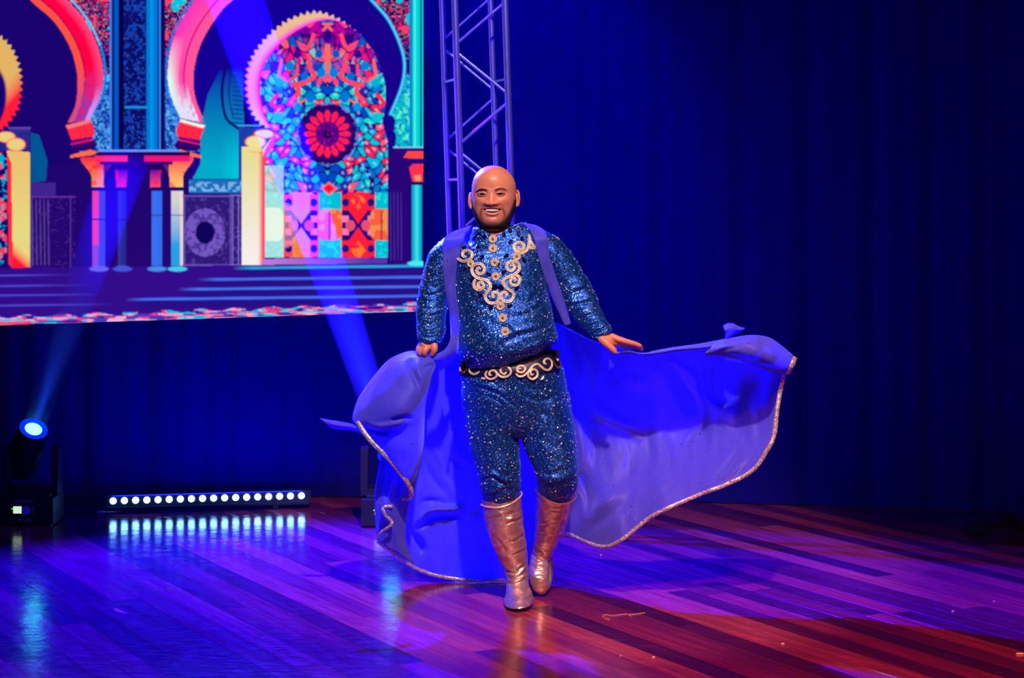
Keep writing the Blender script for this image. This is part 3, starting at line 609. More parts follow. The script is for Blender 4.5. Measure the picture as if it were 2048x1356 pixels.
# ------------------------------------------------------------------ dark cloth heap at right
def cloth_heap():
    n = 60; rr = np.random.RandomState(4); V = []
    c = Vector((2.62, 9.6, 0)); 
    for i in range(n):
        for j in range(n):
            u = i/(n-1)*2-1; v = j/(n-1)*2-1; x = u*.38; y = v*.22
            h = max(0, 1-abs(u)**2.2)*max(0, 1-abs(v)**2.4)
            f = noise.noise(Vector((x*7, y*9, 3)))*.05+.035*math.sin(x*26+5*noise.noise(Vector((x*4, y*4, 1))))+.02*abs(noise.noise(Vector((x*20, y*20, 6))))
            hh = .13*(.35+.65*(u+1)/1.4)
            V.append((c.x+x, c.y+y, max(.002, h**.6*(hh+f))))
    o = mk('cloth_heap', V, grid_faces(n, n), M_blackcloth); tag(o, 'crumpled dark cloth heap lying at the right edge of the stage', 'cloth')
cloth_heap()

# ------------------------------------------------------------------ bits of litter on the boards
M_bit = simple('pale_litter', (.85, .7, .6), .6)
def bit(px, py, sz, label, rot=0., w=.5):
    Y = CH*F/(py-HY); p = P(px, py, Y); m = MB(); r = random.Random(px); pts = []
    k = 6; v = [(math.cos(2*PI*i/k)*sz*(1+.3*r.random()), math.sin(2*PI*i/k)*sz*w*(1+.3*r.random()), 0.001) for i in range(k)]; v2 = [(x*.7, y*.7, sz*.35+.001) for x, y, z in v]
    m.add(v+v2, [tuple(range(k))[::-1], tuple(range(k, 2*k))]+[(i, (i+1) % k, k+(i+1) % k, k+i) for i in range(k)])
    o = m.build('confetti_scrap', M_bit, None, smooth=False); o.location = (p.x, p.y, .0004); o.rotation_euler.z = rot; tag(o, label, 'litter', 'pale scraps on the boards'); return o
bit(1307, 1315, .006, 'pale scrap on the floor below and right of the boots, largest of the red area', .3)
bit(1241, 1312, .004, 'small pale scrap just left of the largest scrap in the red area', .9)
bit(1566, 1288, .006, 'pale scrap on the red boards under the cape tip', .1, .7)
bit(1906, 1223, .006, 'pale scrap on the purple boards toward the right edge', .2, .4)
bit(1988, 1203, .004, 'tiny pale scrap nearest the right edge of the purple boards', .1)
bit(1202, 1110, .005, 'tiny pale scrap on the blue boards under the cape hem', .4)
bit(1385, 1131, .007, 'thin pale sliver on the dark boards below the cape middle', .0, .3)
bit(2040, 1309, .014, 'pale tape strip on the boards cut by the right frame edge', 0, .25)
bit(340, 1178, .012, 'thin pale sliver on the blue boards below the LED bar', .0, .12)
def scuff():
    m = MB(); Y = CH*F/(1222-HY); p0 = P(240, 1222, Y)
    m.add([(-.035, .035, .0006), (-.02, .045, .0006), (.02, -.02, .0006), (.04, -.045, .0006), (.03, -.05, .0006), (-.01, -.02, .0006)], [(0, 5, 4, 3, 2, 1)])
    m.add([(-.035, .035, .0012), (-.02, .045, .0012), (.02, -.02, .0012), (.04, -.045, .0012), (.03, -.05, .0012), (-.01, -.02, .0012)], [(0, 1, 2, 3, 4, 5)][::-1])
    o = m.build('torn_tape', simple('torn_tape', (.5, .45, .6), .6), None, smooth=False); o.location = (p0.x, p0.y, 0); tag(o, 'torn strip of pale tape stuck on the blue boards at left', 'tape')
scuff()
def thread():
    pts = [(1219, 1239), (1212, 1238), (1205, 1233), (1212, 1230), (1225, 1232), (1240, 1230), (1255, 1229), (1262, 1234), (1258, 1230), (1272, 1229), (1290, 1226)]
    p3 = []
    for x, y in pts: p3.append(P(x, y, CH*F/(y-HY)))
    c = Vector((p3[0].x, p3[0].y, 0)); q = catmull([(p.x-c.x, p.y-c.y, .002) for p in p3], 6); m = MB(); m.tube([Vector(a) for a in q], .0012, 6)
    o = m.build('loose_thread', simple('orange_thread', (.7, .3, .15), .6), None); o.location = c; tag(o, 'thin curled orange thread lying on the boards right of the boots', 'thread')
thread()
# ================================================================== THE PERFORMER
YB = 8.0                                  # plan distance of the body axis
def X_(px, Y=YB): return (px-HX)/F*Y
def Z_(py, Y=YB): return CH-(py-HY)/F*Y
def ellipse_loft(rings, n=48, sub=6, p=2.3, tilt=0.):
    """rings: (px, py, half width m, half depth m, Y) along the limb; cross sections lie square to the path"""
    R = np.array(rings, float); D = catmull(R, sub)
    cen = np.stack([(D[:, 0]-HX)/F*D[:, 4], D[:, 4], CH-(D[:, 1]-HY)/F*D[:, 4]], 1)
    tan = np.gradient(cen, axis=0); tan /= np.linalg.norm(tan, axis=1)[:, None]
    V = []
    for c, t, hw, hd in zip(cen, tan, D[:, 2], D[:, 3]):
        t = Vector((t[0], t[1]*tilt, t[2])).normalized(); a = Vector((0, 1, 0)).cross(t)
        if a.length < .1: a = Vector((1, 0, 0))
        a.normalize(); b = t.cross(a)
        if a.x < 0: a = -a
        if b.y < 0: b = -b
        for k in range(n):
            th = 2*PI*k/n; cx, sy = math.cos(th), math.sin(th)
            V.append(Vector(c)+a*(math.copysign(abs(cx)**(2/p), cx)*hw)+b*(math.copysign(abs(sy)**(2/p), sy)*hd))
    m = len(cen); Fc = grid_faces(m, n, True).tolist()+[list(range(n)), list(range((m-1)*n, m*n))[::-1]]
    return [tuple(v) for v in V], Fc
def union(parts, voxel, smooth=4):
    """voxel-join closed shapes into one surface; returns (verts ndarray, faces list)"""
    bm = bmesh.new()
    for v, f in parts:
        vs_ = [bm.verts.new(x) for x in v]
        for q in f:
            try: bm.faces.new([vs_[i] for i in q])
            except ValueError: pass
    # outward normals per island
    bmesh.ops.recalc_face_normals(bm, faces=bm.faces)
    me = bpy.data.meshes.new('tmp'); bm.to_mesh(me); bm.free(); o = bpy.data.objects.new('tmp', me); scene.collection.objects.link(o)
    r = o.modifiers.new('r', 'REMESH'); r.mode = 'VOXEL'; r.voxel_size = voxel
    if smooth: s = o.modifiers.new('s', 'SMOOTH'); s.iterations = smooth; s.factor = .5
    dg = bpy.context.evaluated_depsgraph_get(); out = bpy.data.meshes.new_from_object(o.evaluated_get(dg)); bpy.data.objects.remove(o)
    n = len(out.vertices); V = np.empty(n*3); out.vertices.foreach_get('co', V); Nn = np.empty(n*3); out.vertices.foreach_get('normal', Nn)
    Fc = [tuple(p.vertices) for p in out.polygons]; bpy.data.meshes.remove(out)
    return V.reshape(-1, 3), Nn.reshape(-1, 3), Fc
def px_of(V): return HX+V[:, 0]/V[:, 1]*F, HY-(V[:, 2]-CH)/V[:, 1]*F
def gauss(d2): return np.exp(-d2)
def crease(x, y, pts, wd, taper=True):
    """signed groove/ridge profile along a pixel polyline: returns weight 0..1"""
    p = catmull(np.array(pts, float), 6); best = np.full(x.shape, 1e9); tt = np.zeros(x.shape); L = len(p)
    for i in range(L-1):
        a, b = p[i], p[i+1]; ab = b-a; t = np.clip(((x-a[0])*ab[0]+(y-a[1])*ab[1])/(ab@ab+1e-9), 0, 1)
        d = np.hypot(x-a[0]-t*ab[0], y-a[1]-t*ab[1]); m = d < best; best = np.where(m, d, best); tt = np.where(m, (i+t)/(L-1), tt)
    wt = np.exp(-(best/wd)**2)
    if taper: wt = wt*np.sin(np.pi*np.clip(tt, .02, .98))**.6
    return wt

# ------------------------------------------------------------------ skin, head and trunk as one surface
def skin_mat():
    nt = NT('skin'); out = nt.n('ShaderNodeOutputMaterial'); b = nt.n('ShaderNodeBsdfPrincipled'); nt.l(b.outputs[0], out.inputs[0])
    a = nt.n('ShaderNodeAttribute', attribute_name='tone'); nt.l(a.outputs['Color'], b.inputs['Base Color'])
    b.inputs['Roughness'].default_value = .42; b.inputs['Subsurface Weight'].default_value = .12; b.inputs['Subsurface Radius'].default_value = (.01, .004, .002); b.inputs['Subsurface Scale'].default_value = .5
    tc = nt.n('ShaderNodeTexCoord'); nz = nt.n('ShaderNodeTexNoise'); nz.inputs['Scale'].default_value = 260; nt.l(tc.outputs['Object'], nz.inputs['Vector'])
    bp = nt.n('ShaderNodeBump'); bp.inputs['Strength'].default_value = .12; bp.inputs['Distance'].default_value = .001; nt.l(nz.outputs['Fac'], bp.inputs['Height']); nt.l(bp.outputs[0], b.inputs['Normal'])
    return nt.m
M_skin = skin_mat()
SKIN = np.array((.69, .222, .138)); DARK = np.array((.045, .018, .014)); LIP = np.array((.62, .13, .11))
HXc = 988.0
def head_profile():
    # py: half width (px), front depth (m), back depth (m), centre px
    W = [(331, 0), (332.5, 11), (336, 20), (342, 29), (350, 36), (361, 41.5), (373, 44), (388, 44.5), (400, 43.8), (412, 42.3), (424, 40), (434, 37), (443, 33.5), (450, 31), (456, 31), (464, 32), (470, 35), (480, 46), (492, 58), (510, 68), (560, 72), (620, 72), (700, 72), (760, 80), (800, 76)]
    Fd = [(331, 0), (332.5, .028), (336, .050), (342, .069), (350, .083), (361, .0925), (373, .0965), (388, .0955), (400, .0955), (412, .0965), (424, .0965), (434, .0955), (443, .0925), (450, .086), (456, .070), (462, .055), (470, .052), (480, .055), (492, .062), (510, .075), (560, .095), (620, .10), (700, .10), (760, .09), (800, .08)]
    Bd = [(331, 0), (332.5, .03), (336, .055), (342, .075), (350, .09), (361, .102), (373, .108), (388, .108), (400, .104), (412, .096), (424, .086), (434, .078), (443, .072), (450, .068), (456, .066), (464, .066), (470, .068), (480, .08), (492, .09), (510, .10), (560, .11), (620, .12), (700, .12), (760, .13), (800, .11)]
    Cx = [(331, 986), (350, 987), (373, 988), (400, 988), (430, 987), (450, 987), (470, 990), (500, 997), (560, 1002), (640, 1010), (720, 1018), (800, 1028)]
    ys = np.r_[331.02, 331.3, 331.8, np.arange(332.4, 470, .55), np.arange(470, 800.1, 5)]
    return ys, spline(W, ys), spline(Fd, ys), spline(Bd, ys), spline(Cx, ys)
def build_head():
    ys, W, Fd, Bd, Cx = head_profile(); n = 460; YH = 7.97
    th = np.linspace(0, 2*PI, n, endpoint=False)
    # concentrate columns on the face (th = -pi/2 faces the camera)
    th = th-.55*np.sin(th+PI/2)*1.0
    c, s = np.cos(th), np.sin(th)
    G = np.meshgrid(ys, th, indexing='ij'); PY = G[0]
    ex = np.interp(ys, [331, 400, 440, 480, 800], [2.0, 2.12, 2.3, 2.2, 2.2])[:, None]
    cx = np.sign(c)[None]*np.abs(c)[None]**(2/ex); sy = np.sign(s)[None]*np.abs(s)[None]**(2/ex)
    front = (s < 0)[None]
    hx = cx*W[:, None]; dep = np.where(front, sy*Fd[:, None], sy*Bd[:, None])
    x = Cx[:, None]+hx; y = PY; fr = np.clip(-s, 0, 1)[None]**.5*(PY < 470)
    # face centre line (he looks slightly to the left of the picture)
    u = x-983.; d = np.zeros_like(x)
    g = lambda cx_, cy_, sx_, sy_: np.exp(-((x-cx_)/sx_)**2-((y-cy_)/sy_)**2)
    # forehead, brow, sockets
    d += .0030*g(983, 358, 24, 12)+.0035*g(965, 379, 13, 4)+.0035*g(1001, 378.5, 13, 4)-.0018*g(983, 378, 5, 6)
    d -= .0068*g(965, 388.5, 11, 5.5)+.0068*g(1001.5, 388, 11, 5.5)
    # nose
    ridge = np.interp(y, [376, 384, 392, 399, 405, 409, 412.5, 415], [0, .0035, .008, .0145, .0215, .0205, .008, 0])
    wid = np.interp(y, [376, 390, 400, 405, 412], [6, 6.5, 8.0, 9.5, 10]); d += ridge*np.exp(-(np.abs(u)/wid)**2.3)
    d += .0110*g(972.6, 406.8, 4.8, 4.2)+.0110*g(994.2, 406.3, 4.8, 4.2)
    d -= .0030*g(978, 410.8, 2.6, 1.8)+.0030*g(988.5, 410.6, 2.6, 1.8)
    # cheeks raised by the smile, nasolabial folds
    d += .0075*g(959, 402, 11, 8)+.0075*g(1011, 401, 11.5, 8)-.0025*g(964, 394.5, 9, 2)-.0025*g(1003, 394, 9, 2)
    d -= .0042*crease(x, y, [(971, 408), (964, 414), (960.5, 421)], 2.6)+.0042*crease(x, y, [(996, 407), (1005, 412.5), (1010, 420)], 2.6)
    # muzzle, lips, chin
    d += .0050*g(984, 418, 17, 8)
    mc = np.clip((x-985)/19.5, -1, 1); up = 416.0-1.0*mc**2+1.2*(1-np.abs(mc))*0+1.8*(mc**2)*1.0; lo = 427.2-8.2*mc**2
    up = 416.3+1.2*mc**2; lo = 426.0-7.6*np.abs(mc)**2.0
    inside = np.clip((y-up)/1.1, 0, 1)*np.clip((lo-y)/1.1, 0, 1)*np.clip((19-np.abs(x-985))/2, 0, 1)
    d -= .0075*inside
    upl = np.exp(-((y-(up-1.8))/1.9)**2)*np.clip((20-np.abs(x-985))/6, 0, 1); lol = np.exp(-((y-(lo+2.8))/2.7)**2)*np.clip((15-np.abs(x-985))/6, 0, 1)
    d += .0030*upl+.0045*lol
    d -= .0025*g(984.5, 433.5, 10, 2.2); d += .0065*g(985, 442, 11, 7)
    # ears
    dd = d*fr
    V = np.empty(x.shape+(3,)); Yv = YH+dep-dd
    V[..., 0] = (x-HX)*PXM; V[..., 1] = Yv; V[..., 2] = CH-(y-HY)*PXM
    R = len(ys); faces = grid_faces(R, n, True)[:, ::-1].tolist()+[list(range(n)), list(range((R-1)*n, R*n))[::-1]]
    # tone
    f3 = (fr > .2)[..., None]; T = np.broadcast_to(SKIN, x.shape+(3,)).copy()
    def mix(c_, a): T[:] = T*(1-a[..., None])+np.asarray(c_)*a[..., None]
    blot = np.array([[.5+.5*noise.noise(Vector((xx*.09, yy*.09, 2)))for xx in np.linspace(940, 1035, 40)] for yy in np.linspace(331, 470, 40)])
    mix((.66, .20, .14), .5*g(957, 405, 11, 9)*fr+.5*g(1012, 404, 11, 9)*fr); mix((.60, .16, .11), .35*g(983, 407, 9, 5)*fr)
    mix((.30, .09, .07), 0*g(964, 388, 11, 4.5)*fr); mix((.30, .09, .07), 0*g(1001.5, 387.6, 11, 4.5)*fr)
    # beard: jaw line, chin strap, moustache
    jaw = np.abs(x-986.5)/W[:, None]
    yb_ = np.interp(x, [942, 944, 948, 955, 962, 970, 978, 986, 994, 1003, 1011, 1019, 1025, 1029, 1031], [396, 404, 414, 428, 437, 443.5, 446.5, 447.5, 446, 441, 434, 424, 410, 399, 394])
    be = np.clip((y-yb_)/10+.5, 0, 1)*.97
    mo = crease(x, y, [(962, 428), (964, 418), (972, 413.0), (983, 412.2), (996, 412.6), (1006, 417.5), (1009, 428)], 2.7, False)*.78
    go = np.maximum(crease(x, y, [(963, 420), (962, 430), (966, 440)], 3.2, False), crease(x, y, [(1008, 420), (1010, 430), (1007, 440)], 3.4, False))*.66
    st = np.clip((y-424)/22, 0, 1)*.28*(np.abs(x-986) < 42); be = np.maximum(be, st)
    so = np.exp(-((x-985)/4.5)**2-((y-434)/3)**2)*.45
    be = np.maximum.reduce([be, mo, go, so])*np.where(front, 1, 0)*(y < 458)+np.where(front, 0, 1)*0
    sb = np.clip((y-398)/25, 0, 1)*np.clip((.25-np.abs(c[None]*0+s[None]+.05))/.2, 0, 1)*(y < 452); be = np.maximum(be, sb*.9)
    nz = np.random.RandomState(2).rand(*x.shape); beS = np.clip(be*(.70+.6*nz), 0, 1)
    mix(LIP, np.clip(upl*.8+lol*.95, 0, 1)*fr*(1-inside)); mix(DARK, beS*(1-np.clip(lol*1.6+upl, 0, 1)*.8)); mix((.05, .008, .01), inside*fr)
    mix((.12, .02, .02), np.clip(1.2*np.exp(-((x-978)/2.6)**2-((y-411.3)/1.6)**2)+1.2*np.exp(-((x-988.5)/2.6)**2-((y-411)/1.6)**2), 0, 1)*fr)  # dark shade under the nostrils put into the skin tone
    mot = np.random.RandomState(6).rand(*x.shape)*.10; mix((.45, .10, .06), mot*fr)
    # neck below the chin in the beard's shade keeps skin tone
    return V, T, faces, be, (ys, W, Fd, Bd, Cx)
hV, hT, hF, hBe, hProf = build_head()
# hands -------------------------------------------------------------
def chain(pts, rad, n=14, sub=5, flat=1.):
    """closed tapered tube with rounded end through pixel points (px, py, Y)"""
    p = catmull(np.array([tuple(P(*q)) for q in pts]), sub); r = catmull(np.array(rad, float)[:, None], sub)[:, 0]
    e = p[-1]-p[-2]; e /= np.linalg.norm(e); s_ = p[0]-p[1]; s_ /= np.linalg.norm(s_)
    p = np.vstack([p[0]+s_*r[0]*.85, p[0]+s_*r[0]*.5, p, p[-1]+e*r[-1]*.5, p[-1]+e*r[-1]*.87, p[-1]+e*r[-1]]); r = np.r_[r[0]*.5, r[0]*.87, r, r[-1]*.87, r[-1]*.5, r[-1]*.12]
    m = MB(); m.tube([Vector(q) for q in p], list(r), n, True, flat); return m.v, m.f
def hand_left():   # his left hand, at the right of the picture
    Y0 = 7.86; P_ = []
    P_.append(chain([(1188, 655, 7.89), (1203, 668, 7.87), (1214, 676, Y0), (1226, 680, Y0), (1237, 683, Y0)], [.028, .027, .026, .024, .017], 20, 6, .75))
    P_.append(chain([(1206, 676, Y0-.01), (1216, 681, Y0-.012), (1228, 684, Y0), (1238, 684, Y0)], [.020, .023, .018, .012], 18, 6, .9))
    P_.append(chain([(1224, 674, Y0-.012), (1240, 679.5, Y0-.016), (1256, 684, Y0-.016), (1269, 687.5, Y0-.012), (1279, 691, Y0-.008)], [.0155, .0128, .0112, .0102, .0085]))
    P_.append(chain([(1226, 679, Y0+.004), (1242, 683, Y0+.006), (1258, 686.5, Y0+.006), (1271, 689.5, Y0+.006), (1281, 692.5, Y0+.004)], [.0145, .0125, .0112, .010, .008]))
    P_.append(chain([(1226, 682, Y0+.022), (1242, 687, Y0+.026), (1258, 690, Y0+.028), (1272, 694, Y0+.026), (1282, 698, Y0+.022)], [.014, .0118, .0106, .0095, .0082]))
    P_.append(chain([(1222, 685, Y0+.038), (1236, 690, Y0+.046), (1248, 693, Y0+.05), (1260, 697, Y0+.05)], [.013, .0108, .0096, .0078]))
    P_.append(chain([(1204, 678, Y0-.016), (1212, 686, Y0-.028), (1220, 693, Y0-.034), (1226, 699, Y0-.036), (1229.5, 703, Y0-.036)], [.0185, .0165, .0140, .0128, .0105]))
    return P_
def hand_right():  # his right hand, at the left of the picture
    Y0 = 7.86; P_ = []
    P_.append(chain([(860, 676, 7.875), (858, 683, 7.868), (855, 690, Y0), (853, 697, Y0)], [.026, .030, .034, .030], 20, 6, .6))
    P_.append(chain([(865, 683, Y0-.008), (868, 692, Y0-.018), (868.5, 700, Y0-.024), (865, 708, Y0-.018)], [.018, .0155, .0135, .0105]))
    P_.append(chain([(859, 689, Y0-.004), (853, 697, Y0-.022), (849, 704, Y0-.028), (850, 711, Y0-.018)], [.016, .0145, .0125, .0105]))
    P_.append(chain([(852, 690, Y0+.0), (845, 697, Y0-.012), (841, 705, Y0-.016), (843, 712, Y0-.004)], [.015, .0138, .012, .010]))
    P_.append(chain([(847, 689, Y0+.016), (840, 696, Y0+.010), (837, 704, Y0+.008), (839, 711, Y0+.018)], [.014, .0128, .011, .009]))
    P_.append(chain([(844, 687, Y0+.034), (838, 694, Y0+.034), (836, 701, Y0+.034), (839, 708, Y0+.040)], [.0125, .011, .0098, .008]))
    return P_
handsV = []; 
for hp in (hand_left(), hand_right()):
    handsV.append(union(hp, .0017, 3))
# ears: small sculpted shells joined by the voxel pass
def ear(cx, cy, sgn):
    R, C = 22, 16; V = []
    prof = MB(); pts = []
    for k in range(15):
        a = -1.9+k/14*4.6; rx = 5.6 if a < 1.4 else 4.2; pts.append((cx+sgn*(rx*math.cos(a)*.75+.5), cy-15.5*math.sin(a)+0, 7.985-.010*math.cos(a)))
    rim = chain(pts, [.0032]+[.0042]*13+[.0045], 8, 3)
    body = chain([(cx-sgn*3, cy-10, 7.99), (cx+sgn*1.5, cy-5, 7.985), (cx+sgn*1.2, cy+3, 7.985), (cx-sgn*1.5, cy+11, 7.98)], [.0085, .0105, .0095, .0065], 12, 4, .45)
    lobe = chain([(cx-sgn*1, cy+9, 7.98), (cx-sgn*.6, cy+14, 7.978)], [.0065, .0055], 10, 3, .7)
    return union([rim, body, lobe], .0013, 2)
earsV = [ear(942.5, 401.5, -1), ear(1033.8, 397, 1)]
# arms and legs under the clothes
limbs = [ellipse_loft([(900, 490, .050, .055, 8.0), (872, 560, .048, .052, 7.98), (864, 610, .042, .046, 7.95), (861, 660, .030, .030, 7.88)], 20, 4),
         ellipse_loft([(1095, 485, .050, .055, 8.0), (1145, 560, .046, .050, 7.98), (1175, 620, .040, .044, 7.94), (1201, 664, .030, .030, 7.88)], 20, 4),
         ellipse_loft([(975, 760, .085, .10, 8.02), (985, 850, .080, .09, 8.02), (1000, 960, .058, .065, 7.98), (1010, 1050, .046, .050, 8.03), (1026, 1110, .036, .038, 8.05), (1034, 1150, .028, .034, 8.055)], 20, 4),
         ellipse_loft([(1078, 760, .085, .10, 8.04), (1092, 850, .080, .09, 8.0), (1112, 950, .060, .065, 7.97), (1110, 985, .050, .050, 8.04), (1104, 1030, .044, .044, 8.11), (1095, 1070, .036, .038, 8.18), (1084, 1108, .026, .028, 8.24)], 20, 4)]
limbV = union(limbs, .008, 2)
def body():
    Vs = [hV.reshape(-1, 3)]; Fs = list(map(tuple, hF)); T = [hT.reshape(-1, 3)]; off = len(Vs[0])
    for V, N_, Fc in handsV+earsV+[limbV]:
        Vs.append(V); Fs += [tuple(i+off for i in f) for f in Fc]; off += len(V)
        x, y = px_of(V); t = np.broadcast_to(SKIN, V.shape).copy(); tip = np.clip(np.exp(-((x-1281)/5)**2)+np.exp(-((y-706)/6)**2)*(x < 900), 0, 1)[:, None]; t = t*(1-.3*tip)+np.array((.7, .16, .12))*.3*tip; T.append(t)
    base = np.array((X_(1030), YB, 0)); A = np.vstack(Vs)-base
    o = mk('person', A, Fs, M_skin); at = o.data.color_attributes.new('tone', 'FLOAT_COLOR', 'POINT'); TT = np.vstack(T); at.data.foreach_set('color', np.concatenate([TT, np.ones((len(TT), 1))], 1).reshape(-1))
    o.location = tuple(base); tag(o, 'smiling bald bearded person striding forward in sparkling blue costume and flying cape', 'person'); return o, base
person, PB = body(); PBV = Vector(PB)
def child(name, V, Fc, mat, parent=None, smooth=True):
    """geometry is given in world space; children are stored relative to the person"""
    V = np.asarray([tuple(v) for v in V] if not isinstance(V, np.ndarray) else V)-PB
    o = mk(name, V, Fc, mat, parent or person, smooth); return o
def child_mb(name, m, mat, parent=None, smooth=True):
    m.v = [tuple(Vector(v)-PBV) for v in m.v]; return m.build(name, mat, parent or person, smooth)
# head surface lookup
_hb = BVHTree.FromPolygons([tuple(v) for v in hV.reshape(-1, 3)], [tuple(f) for f in hF[:-2]])
CAM = Vector((0, 0, CH))
def hit(bvh, px, py):
    d = (P(px, py, 8)-CAM).normalized(); return bvh.ray_cast(CAM, d)
def on_face(px, py, off=0.):
    h = hit(_hb, px, py); return Vector((X_(px), h[0].y-off, Z_(py)))
# eyes, lids, brows, teeth -----------------------------------------
M_eye = NT('eye')
def eye_mat():
    nt = NT('eye_white'); out = nt.n('ShaderNodeOutputMaterial'); b = nt.n('ShaderNodeBsdfPrincipled'); nt.l(b.outputs[0], out.inputs[0])
    tc = nt.n('ShaderNodeTexCoord'); mp = nt.n('ShaderNodeVectorMath', operation='LENGTH'); m0 = nt.n('ShaderNodeMapping'); m0.inputs['Scale'].default_value = (1, 0, 1); nt.l(tc.outputs['Object'], m0.inputs[0]); nt.l(m0.outputs[0], mp.inputs[0])
    r = ramp(nt, [(0, (.004, .003, .003)), (.0032, (.035, .014, .008)), (.0066, (.36, .27, .26)), (1, (.36, .27, .26))], mp.outputs['Value'], 'CONSTANT'); nt.l(r.outputs[0], b.inputs['Base Color']); b.inputs['Roughness'].default_value = .12; return nt.m
M_eye = eye_mat()
M_lid = simple('eyelid_skin', (.60, .175, .105), .5, 0, .05)
M_brow = simple('brow_hair', (.10, .035, .022), .8, 0, .4, 300, .4)
M_hair = simple('dark_hair', (.022, .010, .008), .75, 0, .4, 300, .6)
for cx, cy in ((964.3, 388.6), (1001.5, 388)):
    s = on_face(cx, cy); m = MB(); r = .0165
    V = []; n1, n2 = 14, 20
    for i in range(n1+1):
        a = PI*i/n1
        for k in range(n2): b_ = 2*PI*k/n2; V.append((r*math.sin(a)*math.cos(b_), r*math.sin(a)*math.sin(b_), r*math.cos(a)))
    e = mk('eye', V, grid_faces(n1+1, n2, True), M_eye, person); e.location = Vector((s.x, s.y-.0066+r, s.z))-PBV
    # lids: thin skin shells drawn over the eyeball
    for nm, far, amp in (('upper_eyelid', -5.6, -2.3), ('lower_eyelid', 5.2, 1.5)):
        V = []; R_, C_n = 7, 17
        for a_ in range(R_):
            s_ = a_/(R_-1)
            for k in range(C_n):
                t = k/(C_n-1)*2-1; ed = amp*(1-t*t)+.25; yy = cy+far*(1-.55*abs(t)**3)*(1-s_)+ed*s_; bul = .0078*max(0, 1-t*t)**.6*math.sin(s_*PI/2)**.9
                V.append(on_face(cx+t*9.2, yy, -.0004+bul))
        o_ = child(nm, V, grid_faces(R_, C_n), M_lid)
    pts = []
    for k in range(11):
        t = k/10*2-1; x = cx+t*9.0; y = cy-2.3*(1-t*t)+.25; pts.append(on_face(x, y, .0008+.0078*max(0, 1-t*t)**.6))
    m = MB(); m.tube(pts, [.0006]+[.0012]*9+[.0006], 6); child_mb('eyelashes', m, M_hair)
for pts, _ in (([(952.5, 382.5), (957, 379.3), (963, 377.6), (970, 378.2), (976, 380.8)], 0), ([(990, 381), (995, 377.8), (1001, 376.4), (1008, 377.4), (1013.5, 380.6)], 0)):
    q = catmull(pts, 4); p3 = [on_face(x, y, .0008) for x, y in q]; n = len(p3); m = MB(); m.tube(p3, [.0006+.0029*math.sin(PI*min(1, (k+1)/n))**.7 for k in range(n)], 8, True, .3); child_mb('eyebrow', m, M_brow)
M_teeth = simple('teeth', (.80, .70, .62), .25, 0, .03)
for k in range(8):
    x = 974.0+k*3.05; h_ = 4.6 if 2 <= k <= 5 else 3.8; m = MB(); c = on_face(x, 419.0, -.0005); m.box((c.x, c.y-.0020, Z_(417.4+h_/2)), (.0057, .0045, h_*PXM)); child_mb('tooth', m, M_teeth)
# beard shell: short hair standing a little off the jaw
def beard():
    n = hV.shape[1]; m = (hBe > .93); R = hV.shape[0]; F_ = grid_faces(R, n, True); flat = m.reshape(-1)
    k = flat[F_].all(1); F_ = F_[k][:, ::-1]; used = np.unique(F_); idx = -np.ones(R*n, int); idx[used] = np.arange(len(used))
    V = hV.reshape(-1, 3)[used].copy(); cen = np.array((X_(987), 7.97, 0)); dv = V-cen; dv[:, 2] = -.02; dv /= np.linalg.norm(dv, axis=1)[:, None]
    amt = (hBe.reshape(-1)[used]-.93)/.07; V += dv*(.0006+.0034*amt*(.6+.8*np.random.RandomState(1).rand(len(V))))[:, None]
    return child('beard', V, idx[F_], M_hair)
beard()
